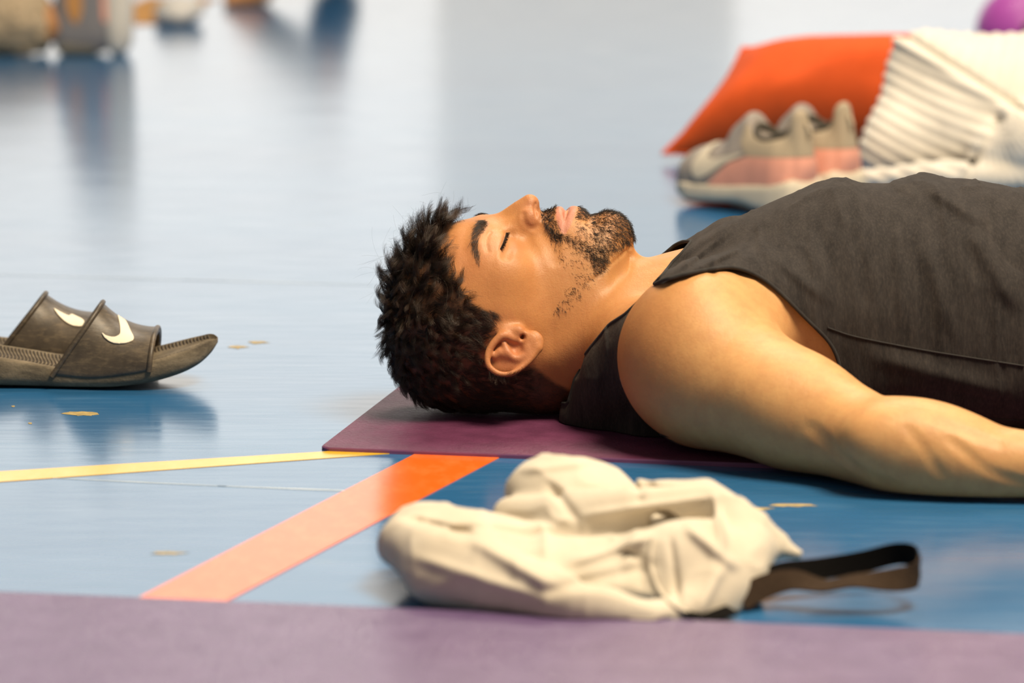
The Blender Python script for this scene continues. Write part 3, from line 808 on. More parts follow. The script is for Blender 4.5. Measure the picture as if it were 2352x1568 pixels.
def curves(name, pts, rad, mat, parent):
    """pts: (n, k, 3) strands"""
    n, k, _ = pts.shape
    h = bpy.data.hair_curves.new(name)
    h.add_curves([k] * n)
    h.position_data.foreach_set('vector', pts.astype(np.float32).ravel())
    a = h.attributes.get('radius') or h.attributes.new('radius', 'FLOAT', 'POINT')
    a.data.foreach_set('value', np.broadcast_to(rad, (n, k)).astype(np.float32).ravel())
    h.materials.append(mat)
    o = bpy.data.objects.new(name, h); o['kind'] = 'stuff'
    return link(o, parent)
def unit(v): return v / (np.linalg.norm(v, axis=-1, keepdims=True) + 1e-12)
# length of the hair over the head, from the place in profile (pixels -> mm)
_LK = np.array([  # px, py, length mm, lift 0..1 (1 = upright)
    (1085, 500, 36, .95), (1050, 512, 40, .9), (1010, 530, 40, .9), (960, 565, 41, .85), (920, 620, 34, .75), (897, 690, 30, .65), (893, 760, 26, .6), (910, 840, 23, .55), (960, 905, 17, .35), (1020, 935, 13, .25), (1080, 945, 11, .2),
    (1030, 570, 36, .6), (1035, 620, 30, .5), (980, 640, 34, .55), (960, 720, 30, .5), (1040, 690, 20, .4), (1000, 780, 24, .4), (1080, 700, 10, .3), (1130, 706, 6, .25), (1080, 760, 10, .25), (1060, 830, 14, .3), (1100, 830, 8, .22), (1120, 900, 9, .22), (1200, 880, 6, .2), (1260, 890, 4, .15), (1310, 900, 3, .15)], float)
def field_at(px, py):
    d2 = (px[:, None] - _LK[:, 0]) ** 2 + (py[:, None] - _LK[:, 1]) ** 2
    w = 1 / (d2 + 250) ** 1.6; w /= w.sum(1)[:, None]
    return w @ _LK[:, 2], w @ _LK[:, 3]
def grow(pos, N, L, lift, flow, k, curl, wave, ph, up=.0):
    """centre lines that leave along lift, then follow the flow, waving"""
    n = len(pos); t = np.linspace(0, 1, k)
    flow = unit(flow - (flow * N).sum(1)[:, None] * N)
    d0 = unit(N * lift[:, None] + flow * (1.02 - lift)[:, None])
    d1 = unit(N * (lift * .42)[:, None] + flow)
    side = np.cross(N, flow)
    out = np.zeros((n, k, 3)); out[:, 0] = pos; p = pos.copy()
    for j in range(1, k):
        s = t[j]
        d = unit(d0 * (1 - s) + d1 * s + side * (curl * np.sin(ph + s * wave))[:, None] + N * (curl * .7 * np.cos(ph * 1.7 + s * wave))[:, None])
        d[:, 2] += up * s
        p = p + d * (L / (k - 1))[:, None]; out[:, j] = p
    return out
SK = ss(hairm, -1, 9)
hw = SK[sf].mean(1) * (floc[:, 0] < .075)
hw *= np.where(fhx > 1220, .35, 1.0)
earz = np.exp(-((fhx - 1172) ** 2 / 58 ** 2 + (fhy - 795) ** 2 / 52 ** 2) * 1.6); hw *= np.where((floc[:, 1] < -.0765) & (earz > .35), 0, 1)
# clumps
K = 1050
gp, gN, gi = sample(hw * np.where(fhy > 900, .6, 1), K)
gL, gl = field_at(fhx[gi], fhy[gi])
cx0 = P(905, 735)[0]
whorl = np.array([cx0 + .012, 0.0, .085])
away = unit(gp - whorl)                                           # hair runs out of the crown
swirl = np.stack([.45 * vnoise(gp * 34, 1, 1), .6 * vnoise(gp * 34, 1, 2), .45 * vnoise(gp * 34, 1, 4)], 1)
flow = away + swirl + rng.normal(0, .22, (K, 3)) + np.array([0, -.1, -.15])
top = ss(gp[:, 2], .135, .175)
flow += top[:, None] * np.array([.55, -.30, .05])
gph = rng.random(K) * 6.28
k = 10
gL = gL * rng.uniform(.72, 1.18, K)
guide = grow(gp, gN, gL * mm, np.clip(gl + rng.normal(0, .08, K), .08, 1), flow, k, np.where(gL > 14, 1.05, .25), rng.uniform(3.5, 6.5, K), gph)
S_ = 46000
hp, hN, hi = sample(hw, S_)
from mathutils import kdtree
kd = kdtree.KDTree(K)
for i, p in enumerate(gp): kd.insert(p, i)
kd.balance()
near = np.array([[q[1] for q in kd.find_n(p, 2)] for p in hp])
g = np.where(rng.random(S_) < .82, near[:, 0], near[:, 1])
tt = np.linspace(0, 1, k)[None, :, None]
rel = guide[g] - guide[g][:, :1]
ownL = rng.uniform(.75, 1.08, S_)
Lf, _l = field_at(fhx[hi], fhy[hi])
sc = np.clip(Lf / np.maximum(gL[g], 1), .4, 1.3)
strand = hp[:, None] + rel * (ownL * sc)[:, None, None]
gather = (.50 + .35 * rng.random(S_))[:, None, None] * tt ** .8 * np.clip(Lf / 16, .15, 1)[:, None, None]
strand = strand + (gp[g] - hp)[:, None] * gather
fr = rng.normal(0, 1, (S_, k, 3)); fr = np.cumsum(fr, 1) * .00028
strand = strand + fr * tt
strand[:, :, 2] = np.maximum(strand[:, :, 2], .0052 + .003 * rng.random((S_, 1)))
strand[:, 0] = hp - hN * .0006
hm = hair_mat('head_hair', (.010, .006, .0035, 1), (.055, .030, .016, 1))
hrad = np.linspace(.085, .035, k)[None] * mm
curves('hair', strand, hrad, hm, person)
# loose flyaway hairs over the top
n = 70
fp, fN_, fi = sample(hw * (floc[:, 2] > .13), n)
fl = grow(fp, fN_, rng.uniform(34, 60, n) * mm, np.full(n, .8), rng.normal(0, 1, (n, 3)), 14, np.full(n, .5), rng.uniform(2, 5, n), rng.random(n) * 6)
curves('loose_hairs', fl, np.full((1, 14), .035 * mm), hm, person)
# beard
bw = np.zeros(len(sf)); bl = np.zeros(len(sf))
for poly, den, L in BEARD:
    m = ss(inpoly(fhx, fhy, poly), -4, 5) * den * (floc[:, 0] > .02) * (floc[:, 2] > .075)
    bl = np.where(m > bw, L, bl); bw = np.maximum(bw, m)
lipf = lips[sf].mean(1); bw *= (1 - np.clip(lipf * 1.6, 0, 1))
nB = 6800
bp, bN, bi = sample(bw, nB)
bx, by = fhx[bi], fhy[bi]
flow = np.stack([np.ones(nB), np.zeros(nB), -.55 * np.ones(nB)], 1)
must = bx < 1292
flow[must] = np.array([.55, 0, -.75])
sgn = np.sign(bp[:, 1]); flow[:, 1] = sgn * np.where(must, .7, .15)
flow += np.stack([vnoise(bp * 260, 1, s) for s in (1, 2, 3)], 1) * .9 + rng.normal(0, .25, (nB, 3))
bL = bl[bi] * rng.uniform(.6, 1.35, nB) * mm
bs_ = grow(bp - bN * .0004, bN, bL, np.where(rng.random(nB) < .5, .45, .3), flow, 7, np.where(bl[bi] < 4.6, .2, .5), rng.uniform(2, 4.5, nB), rng.random(nB) * 6.28)
bm_ = hair_mat('beard_hair', (.010, .006, .004, 1), (.022, .013, .008, 1), .5)
curves('beard', bs_, np.linspace(.145, .06, 7)[None] * mm, bm_, person)
# brows
ew = ss(inpoly(fhx, fhy, BROW), -2, 3) * (floc[:, 2] > .12) * (floc[:, 0] < .02)
nE = 1500
ep, eN, ei = sample(ew, nE)
ey = fhy[ei]; tail = ss(ey, 505, 575)
flow = np.stack([-.75 + .75 * tail, np.sign(ep[:, 1]) * (.55 + .6 * tail), .2 - 1.2 * tail], 1) + rng.normal(0, .18, (nE, 3))
es = grow(ep - eN * .0004, eN, rng.uniform(4.5, 8, nE) * mm, np.full(nE, .22), flow, 6, np.full(nE, .15), np.full(nE, 3.), rng.random(nE) * 6)
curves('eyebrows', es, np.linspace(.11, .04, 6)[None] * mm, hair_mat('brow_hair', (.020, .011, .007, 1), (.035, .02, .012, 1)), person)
# lashes, both lids closed
lp = on(smooth_line([(1162.5, 534), (1159.5, 544), (1154.5, 558), (1148.5, 571)], 170))
lp = np.vstack([lp, lp])
half = len(lp) // 2
back = np.stack([lp[:, 0], np.where(np.arange(len(lp)) < half, lp[:, 1], -lp[:, 1]), lp[:, 2]], 1)
yy, zz = back[:, 1], back[:, 2] - .09
lw = np.stack([back[:, 0], yy * _cr - zz * _sr, zz * _cr + yy * _sr + .09], 1)
sgn = np.where(np.arange(len(lp)) < half, -1, 1)
dirs = unit(np.stack([np.full(len(lp), .75), sgn * .55, np.full(len(lp), -.15)], 1) + rng.normal(0, .14, (len(lp), 3)))
q = np.linspace(0, 1, 6)[None, :, None]
ls = lw[:, None] + dirs[:, None] * q * rng.uniform(2.5, 5.2, len(lp))[:, None, None] * mm + np.array([0, 0, 1.0]) * (q ** 2) * .0008 + (sgn[:, None, None] * np.array([0, 1.0, 0])) * (.0004 + 0 * q)
curves('eyelashes', ls, np.linspace(.22, .07, 6)[None] * mm, bm_, person)
# ------------------------------------------------------------------ slide sandals
from mathutils.bvhtree import BVHTree
def tris_of(f):
    return [tuple(map(int, q)) for q in f]
def ray_on(bvh, pts, lift=0.0):
    out = []
    for px, py in pts:
        d = ray(px, py); d = Vector(d / np.linalg.norm(d))
        h = bvh.ray_cast(Vector((0, -D0, HC)), d)
        out.append(None if h[0] is None else np.array(h[0] - d * lift))
    return out
def outline_patch(name, pts, bvh, lift, thick, mat, parent, step=3.0):
    """a flat emblem of given outline (profile view) laid on a curved surface"""
    poly = np.array(smooth_line(pts, len(pts) * 5, closed=True)); x0, y0 = poly.min(0); x1, y1 = poly.max(0)
    nx, ny = int((x1 - x0) / step) + 3, int((y1 - y0) / step) + 3
    gx_, gy_ = np.meshgrid(np.linspace(x0 - step, x1 + step, nx), np.linspace(y0 - step, y1 + step, ny), indexing='ij')
    hits = ray_on(bvh, np.stack([gx_.ravel(), gy_.ravel()], 1), lift)
    ok = np.array([h is not None for h in hits]); v = np.array([h if h is not None else (0, 0, 0) for h in hits])
    i = np.arange(nx - 1)[:, None] * ny + np.arange(ny - 1)[None]
    f = np.stack([i, i + ny, i + ny + 1, i + 1], -1).reshape(-1, 4); f = f[ok[f].all(1)]
    k = inpoly(gx_.ravel(), gy_.ravel(), poly)
    v_, f_ = clip(v, f, k)
    o = mesh_obj(name, v_, f_, mat, parent)
    s = o.modifiers.new('thickness', 'SOLIDIFY'); s.thickness = thick; s.offset = 0
    return o
t = NT('sandal_foam'); tc = t.tex()
a1 = t.noise(tc, 35, 6, .65); a2 = t.noise(tc, 160, 5, .7, mapscale=(.5, 1, 1.6)); a3 = t.noise(tc, 12, 3)
c = t.ramp(a1, [(.3, srgb('3a332c')), (.55, srgb('4f463b')), (.8, srgb('6a5d4c'))])
c = t.mix(t.ramp(a2, [(.5, (0, 0, 0)), (.75, (.5, .5, .5))]), c, srgb('85755d'))
t.col(c); t.set(Roughness=.42); t.bump(a2, .25, .0015)
FOAM = t.m
t = NT('dusty_sole'); tc = t.tex()
a1 = t.noise(tc, 60, 6, .7, mapscale=(.35, 1, 1.5)); a2 = t.noise(tc, 300, 4, .7)
c = t.ramp(a1, [(.3, srgb('4a4237')), (.5, srgb('6d6250')), (.75, srgb('968871'))])
t.col(c); t.set(Roughness=.75); t.bump(a2, .4, .002)
SOLE = t.m
WHITE_PRINT = simple_mat('emblem_cream', srgb('efe3cd'), .55, .06, 60)
RIDGE = simple_mat('footbed_ridge', srgb('40372c'), .6, .25, 120)
def sandal(label, shift, lower, emblem, toe):
    root = empty('slide_sandal', (0, 0, 0)); tag(root, label, 'sandal', 'black slide sandals on the floor')
    yc = .185; T = np.array(shift)
    def X(px): return P(px, 850, .15)[0]
    def Zn(px, py, y=.140): return P(px, py, y)[2]
    bot = [(-177, 872), (-100, 893), (0, 899), (150, 902), (250, 900), (320, 893), (400, 875), (450, 855), (482, 830), (495, 812)]
    rim = [(-177, 838), (-100, 828), (-30, 829), (0, 833), (60, 842), (130, 854), (200, 858), (300, 847), (345, 838), (400, 823), (450, 808), (482, 799), (495, 802)]
    wid = [(-177, 4), (-165, 21), (-120, 35), (-50, 38.5), (50, 37.5), (150, 42), (250, 48.5), (330, 50), (400, 45), (450, 34), (480, 20), (492, 9), (495, 4)]
    pxs = np.concatenate([np.linspace(-177, -150, 8), np.linspace(-140, 440, 60), np.linspace(446, 495, 18)])
    z0 = Zn(150, 903)
    zb = np.array([Zn(x, y) - z0 for x, y in zip(pxs, pchip(*zip(*bot), pxs))]); zt = np.array([Zn(x, y) - z0 for x, y in zip(pxs, pchip(*zip(*rim), pxs))])
    fl = np.where(pxs > 280, 1 + (toe - 1) * ss(pxs, 280, 420), 1); zt = zt - zb * (1 - fl); zb = zb * fl
    w = pchip(*zip(*wid), pxs) * mm; xx = np.array([X(p) for p in pxs]); h = np.maximum(zt - zb, .004); zt = zb + h
    zf = np.maximum(zb + .005, zt - .0055)
    prof = [(-.80, 0), (-.95, .10), (-1, .35), (-1.0, .62), (-.985, .86), (-.955, .985), (-.90, 1.0), (-.86, .96)]
    ring = []
    for a, b in prof: ring.append(np.stack([xx, yc + a * w, zb + b * h], 1))
    for a, q in ((-.78, .35), (-.6, .08), (-.3, 0), (0, 0), (.3, 0), (.6, .08), (.78, .35)): ring.append(np.stack([xx, yc + a * w, zf + q * (zt - zf)], 1))
    for a, b in prof[::-1]: ring.append(np.stack([xx, yc - a * w, zb + b * h], 1))
    ring.append(np.stack([xx, yc + 0 * w, zb], 1))
    R = np.stack(ring, 1); n, m = R.shape[:2]
    i = np.arange(n - 1)[:, None] * m + np.arange(m)[None]; j = np.arange(n - 1)[:, None] * m + (np.arange(m)[None] + 1) % m
    f = np.stack([i, j, j + m, i + m], -1).reshape(-1, 4)
    V = R.reshape(-1, 3) + T; V[:, 2] += .0012
    faces = tris_of(f) + [tuple(range(m))[::-1], tuple(range((n - 1) * m, n * m))]
    mesh_obj('sole', V, faces, SOLE, root)
    rid = []
    for x in np.arange(-150, 478, 8.5):
        hw_ = np.interp(x, pxs, w); zz = np.interp(x, pxs, zf) ; q = np.linspace(-.86, .86, 19)
        zz2 = zz + np.interp(np.abs(q), [0, .6, .74, .86], [0, .08, .35, .93]) * (np.interp(x, pxs, zt) - zz)
        rid.append(tube_mesh(np.stack([X(x) + .006 * np.cos(q * 2.0) , yc + q * hw_, zz2 + .0004], 1) + T, 1.1*mm, 5))
    o = mesh_obj('ridges', *join(rid), RIDGE, root); o['kind'] = 'stuff'
    # strap
    NS, NT_ = 30, 41
    s = np.linspace(0, 1, NS)[:, None]; th = np.linspace(0, np.pi, NT_)[None]
    g = np.sin(th) ** .85
    xb = X(118) + (X(350) - X(118)) * s; xa = X(228) + (X(358) - X(228)) * s
    zbase = np.interp(118 + 232 * s, pxs, zt) - .008
    za0 = (P(228, 700, yc)[2] - z0) * lower; za1 = (P(358, 760, yc)[2] - z0) * (1 + (lower - 1) * .4)
    za = za0 + (za1 - za0) * (1 - (1 - s) ** 2.3)
    wb = np.interp(118 + 232 * s, pxs, w) + .0018
    bulge = 1 + .02 * np.sin(th)
    S = np.stack([xb + (xa - xb) * g, yc - wb * np.sign(np.cos(th)) * np.abs(np.cos(th)) ** .8 * bulge, zbase + (za - zbase) * g + 0 * th], -1)
    q = np.arange(NS - 1)[:, None] * NT_ + np.arange(NT_ - 1)[None]
    f = np.stack([q, q + 1, q + 1 + NT_, q + NT_], -1).reshape(-1, 4)
    V = S.reshape(-1, 3) + T
    st_ = mesh_obj('strap', V, f, FOAM, root)
    md = st_.modifiers.new('thickness', 'SOLIDIFY'); md.thickness = .0060; md.offset = 1
    md = st_.modifiers.new('smooth', 'SUBSURF'); md.levels = md.render_levels = 1
    rr = lambda k: S[k] + T
    mesh_obj('strap_rim', *tube_mesh(rr(0) + np.array([.001, 0, -.0005]), 2.7*mm, 8), FOAM, st_)
    mesh_obj('strap_rim', *tube_mesh(rr(-1) - np.array([.002, 0, .001]), 2.8*mm, 8), FOAM, st_)
    # welt where the strap meets the sole
    for sg in (-1, 1):
        xs_ = np.linspace(135, 352, 30); ww = np.interp(xs_, pxs, w); zz = np.interp(xs_, pxs, zb) + .80 * np.interp(xs_, pxs, h)
        mesh_obj('welt', *tube_mesh(np.stack([[X(a) for a in xs_], yc + sg * (ww - .0002), zz], 1) + T, 1.1*mm, 6), FOAM, root)
    bvh = BVHTree.FromPolygons([Vector(p) for p in V], tris_of(f))
    outline_patch('emblem', emblem, bvh, .0009, .0012, WHITE_PRINT, st_, 2.0)
    return root
E1 = [(231 + (x - 1290) / 5.6, 640 + y / 5.6) for x, y in ((1296, 668), (1310, 690), (1350, 725), (1410, 745), (1470, 748), (1515, 730), (1540, 700), (1540, 620), (1528, 540), (1512, 462), (1545, 472), (1600, 525), (1640, 590), (1680, 680), (1715, 745), (1712, 780), (1690, 800), (1620, 825), (1540, 833), (1460, 826), (1390, 795), (1330, 740))]
E2 = [(x / 5.6, 640 + y / 5.6) for x, y in ((692, 380), (720, 395), (770, 425), (830, 455), (880, 474), (905, 465), (920, 455), (985, 482), (1045, 512), (1082, 545), (1072, 575), (1050, 608), (1000, 612), (930, 600), (850, 560), (770, 490), (715, 420))]
sandal('dusty black slide sandal with cream emblem, nearest the viewer, its curved toe pointing right', (0, 0, 0), 1.0, E1, 1.0)
sx = P(106, 690, .295)[0] - P(236, 692, .185)[0]
sandal('dusty black slide sandal half hidden behind its fellow at the left edge', (sx, .106, 0), .91, E2, .35)

# ------------------------------------------------------------------ cream cloth bag
bag_f = Field()
def bt(pts, r, k=.02): bag_f.add(Tube([P(*p) for p in pts], r), k)
bt([(942, 1244, -.755), (1010, 1300, -.80), (1150, 1345, -.83), (1320, 1388, -.860), (1482, 1420, -.868)], [.023, .030, .025, .019, .011])
bag_f.add(Ell(P(984, 1224, -.72), (.032, .045, .023), (0, 8, 0)), .015)
bag_f.add(Ell(P(1130, 1275, -.75), (.055, .05, .028), (0, 14, 0)), .02)
bag_f.add(Ell(P(1318, 1130, -.655), (.056, .048, .029), (0, 5, 0)), .010)
bt([(1172, 1182, -.69), (1300, 1188, -.725), (1440, 1166, -.735), (1610, 1146, -.725)], [.014, .018, .0135, .011], .010)
bt([(1490, 1135, -.68), (1620, 1142, -.70), (1690, 1190, -.73), (1718, 1260, -.765), (1700, 1340, -.80), (1590, 1408, -.845), (1500, 1428, -.868)], [.010, .012, .016, .022, .024, .018, .008], .015)
bag_f.add(Ell(P(1580, 1300, -.785), (.045, .045, .036), (0, 20, 0)), .02)
bag_f.add(Ell(P(1400, 1330, -.76), (.09, .07, .036), (0, 6, 0)), .02)
bt([(1735, 1225, -.745), (1780, 1250, -.745), (1828, 1272, -.75)], [.018, .010, .002], .01)
bag_f.add(Ell(P(1400, 1150, -.665), (.032, .04, .018)), .012)
bag_f.add(Ell(P(1430, 1245, -.700), (.075, .04, .024)), .01)
bag_f.add(Ell(P(1470, 1275, -.745), (.05, .045, .022)), .01)
gro = [on(q, bag_f, .001, False) for q in (((1138, 1212), (1210, 1221), (1300, 1222), (1390, 1214), (1450, 1200)), ((1390, 1218), (1450, 1208), (1510, 1196), (1560, 1194)), ((1484, 1112), (1496, 1128), (1470, 1150)), ((1010, 1216), (1060, 1206), (1100, 1210)), ((1400, 1240), (1470, 1290), (1470, 1350)))]
for q, r in zip(gro, (.0095, .013, .004, .002, .003)): bag_f.sub(Tube(smooth_line(q, 12), r * np.sin(np.linspace(.35, 2.8, 12))), .007)
def bag_folds(p):
    px, py = proj(p)
    f = .0025 * vnoise(p * np.array([22, 22, 26]), 1, 21) + .0036 * ((1 - np.abs(vnoise(p * np.array([15, 13, 18]), 1, 23))) ** 3 - .3) + .0014 * ((1 - np.abs(vnoise(p * np.array([38, 30, 38]), 1, 24))) ** 3 - .3)
    def ridge(x0, y0, x1, y1, w, h):
        dx, dy = x1 - x0, y1 - y0; L = math.hypot(dx, dy)
        t = ((px - x0) * dx + (py - y0) * dy) / L / L; d = ((px - x0) * dy - (py - y0) * dx) / L
        return h * np.exp(-(d / w) ** 2) * ss(t, -.15, .2) * (1 - ss(t, .8, 1.15))
    for r in ((1090, 1240, 1260, 1340, 18, .006), (1310, 1290, 1490, 1230, 16, .006), (1250, 1360, 1500, 1300, 14, -.004), (930, 1190, 1100, 1230, 10, -.004), (1260, 1110, 1330, 1200, 12, -.004), (1640, 1130, 1660, 1260, 10, .006), (1580, 1210, 1690, 1300, 14, .006),
              (1540, 1240, 1560, 1390, 8, -.004), (1660, 1300, 1600, 1420, 12, .004), (1200, 1080, 1350, 1060, 10, .003), (1430, 1070, 1470, 1130, 8, -.003), (960, 1280, 1240, 1370, 14, .004), (1350, 1180, 1640, 1140, 9, .004)):
        f = f + ridge(*r)
    return f
bx0 = P(1300, 1250, -.76)[0]
bv, bf = surface(Shell(bag_f, 0, bag_folds), axis((P(860, 1200, -.76)[0], P(1850, 1200, -.76)[0], 2.0*mm)), axis((-.92, -.60, 2.6*mm)), axis((-.04, .14, 2.0*mm)), newton=1)
bv[:, 2] = np.maximum(bv[:, 2], .0012)
bv = relax(bv, bf, np.full(len(bv), .6), 3)
bv[:, 2] = np.maximum(bv[:, 2], np.where((bv - c1) @ v2 < .004, .0058, .0012))
t = NT('cream_canvas'); tc = t.tex()
a1 = t.noise(tc, 14, 4); a2 = t.noise(tc, 420, 3, .6)
t.col(t.mix(t.ramp(a2, [(.4, (0, 0, 0)), (.7, (.2, .2, .2))]), t.ramp(a1, [(.3, srgb('cbc1b0')), (.7, srgb('dad2c3'))]), srgb('b6aa95')))
t.set(Roughness=.85, Sheen_Weight=.1); t.b.inputs['Specular IOR Level'].default_value = .25; t.bump(a2, .3, .0012)
bag = empty('cloth_bag', (0, 0, 0)); tag(bag, 'crumpled cream canvas bag with a black strap, lying in the foreground', 'bag')
mesh_obj('canvas', bv, bf, t.m, bag)
CANVAS = t.m
bb = Shell(bag_f, 0, bag_folds)
seam_pts = on(smooth_line([(1500, 1236), (1494, 1290), (1508, 1345), (1540, 1385), (1585, 1412)], 30), bb, .0005, False)
mesh_obj('seam_piping', *tube_mesh(seam_pts, 2.0*mm, 8), CANVAS, bag)
def ribbon(name, pts, wv, hw_, mat, parent, n=70, th=.0014):
    c = smooth_line(pts, n); w = smooth_line(wv, n); w /= np.linalg.norm(w, axis=1)[:, None]
    tg = np.gradient(c, axis=0); tg /= np.linalg.norm(tg, axis=1)[:, None]
    w -= (w * tg).sum(1)[:, None] * tg; w /= np.linalg.norm(w, axis=1)[:, None]
    nrm = np.cross(tg, w)
    R = np.stack([c + w * hw_ + nrm * th / 2, c + w * hw_ - nrm * th / 2, c - w * hw_ - nrm * th / 2, c - w * hw_ + nrm * th / 2], 1)
    i = np.arange(n - 1)[:, None] * 4 + np.arange(4)[None]; j = np.arange(n - 1)[:, None] * 4 + (np.arange(4)[None] + 1) % 4
    f = tris_of(np.stack([i, j, j + 4, i + 4], -1).reshape(-1, 4)) + [(0, 1, 2, 3), (4*n-4, 4*n-3, 4*n-2, 4*n-1)]
    V = R.reshape(-1, 3); V[:, 2] = np.maximum(V[:, 2], np.where((V - c1) @ v2 < .004, .0058, .0008))
    return mesh_obj(name, V, f, mat, parent, False)
STRAPM = simple_mat('strap_webbing', srgb('0d0b0a'), .95, .3, 500, .3, 900)
STRAPM.node_tree.nodes['Principled BSDF'].inputs['Specular IOR Level'].default_value = .12
STRAPB = simple_mat('strap_webbing_brown', srgb('3a2e24'), .95, .3, 500, .3, 900)
STRAPB.node_tree.nodes['Principled BSDF'].inputs['Specular IOR Level'].default_value = .15
o = ribbon('strap', [P(1660, 1365, -.80), P(1740, 1335, -.80), P(1800, 1313, -.79), P(1880, 1306, -.78), P(1980, 1290, -.775), P(2055, 1272, -.775), P(2098, 1276, -.79), P(2112, 1302, -.81)],
       [(0, .5, .8), (0, .6, .6), (.1, .6, .6), (0, .4, .8), (-.05, .15, 1), (0, 0, 1), (0, 0, 1), (0, 0, 1)], .0085, STRAPM, bag)
o = ribbon('strap', [P(2112, 1300, -.81), P(2100, 1322, -.825), P(2045, 1332, -.835), P(1960, 1334, -.835), P(1890, 1345, -.83), P(1820, 1332, -.82), P(1760, 1345, -.82), P(1700, 1375, -.83)],
       [(0, 0, 1), (0, .2, 1), (0, .6, .7), (0, .95, .3), (0, .95, .25), (0, .7, .6), (0, .5, .8), (0, .5, .8)], .0095, STRAPB, bag)
o['label'] = 'brown underside of the strap'
ribbon('strap_end', [P(1570, 1405, -.87), P(1620, 1412, -.865), P(1680, 1398, -.85)], [(0, 1, .1), (0, 1, .2), (0, 1, .2)], .010, STRAPM, bag, 20)
# ------------------------------------------------------------------ sneakers behind the man
def to_world(o, loc, ang):
    o.location = loc; o.rotation_euler = (0, 0, ang)
up_f = Field()
up_f.add(Loft([(.004, .050, .012, .03, .016, 2.2, 3), (.016, .075, .010, .035, .030, 2.2, 3), (.045, .088, .010, .035, .036, 2.3, 3), (.085, .090, .010, .035, .036, 2.3, 3), (.12, .088, .010, .035, .038, 2, 3), (.155, .074, .010, .03, .041, 2, 3), (.19, .067, .010, .03, .043, 2, 3), (.225, .061, .010, .028, .041, 2, 3), (.25, .052, .010, .025, .032, 2, 3), (.264, .040, .012, .02, .010, 2, 3)]), .01)
up_f.add(Tube([(.012, 0, .055), (.020, 0, .100)], [.018, .012]), .015)
up_f.add(Tube([(.138, 0, .070), (.116, 0, .084)], [.022, .020]), .012)
up_f.sub(Ell((.066, 0, .112), (.044, .026, .052), (0, 0, 0)), .010)
mid_f = Field()
mid_f.add(Loft([(-.008, .034, .012, .022, .014, 4, 4), (.006, .042, .004, .022, .032, 4, 4), (.05, .038, .002, .02, .040, 4, 4), (.11, .032, .009, .02, .041, 4, 4), (.16, .029, .006, .018, .045, 4, 4), (.21, .028, .003, .016, .046, 4, 4), (.245, .028, .008, .018, .036, 4, 4), (.268, .030, .016, .022, .014, 4, 4)]), .01)
M_UP = simple_mat('sneaker_mesh_grey', srgb('a39a93'), .8, .08, 300, .3, 800)
M_UPL = simple_mat('sneaker_tan_suede', srgb('b5a58d'), .85, .06, 200)
M_MID = simple_mat('sneaker_midsole_cream', srgb('e0d5c0'), .6, .04, 60)
M_PINK = simple_mat('sneaker_pink_panel', srgb('f5ad96'), .7, .05, 60)
M_OUT = simple_mat('sneaker_outsole_orange', srgb('e2552f'), .6, .1, 60)
M_DARK = simple_mat('sneaker_lining', srgb('4a453c'), .9, .1, 60)
SW = [(.200, .036), (.186, .030), (.165, .037), (.135, .050), (.085, .066), (.130, .058), (.160, .053), (.176, .055), (.176, .064), (.170, .082), (.182, .078), (.194, .062), (.203, .046)]
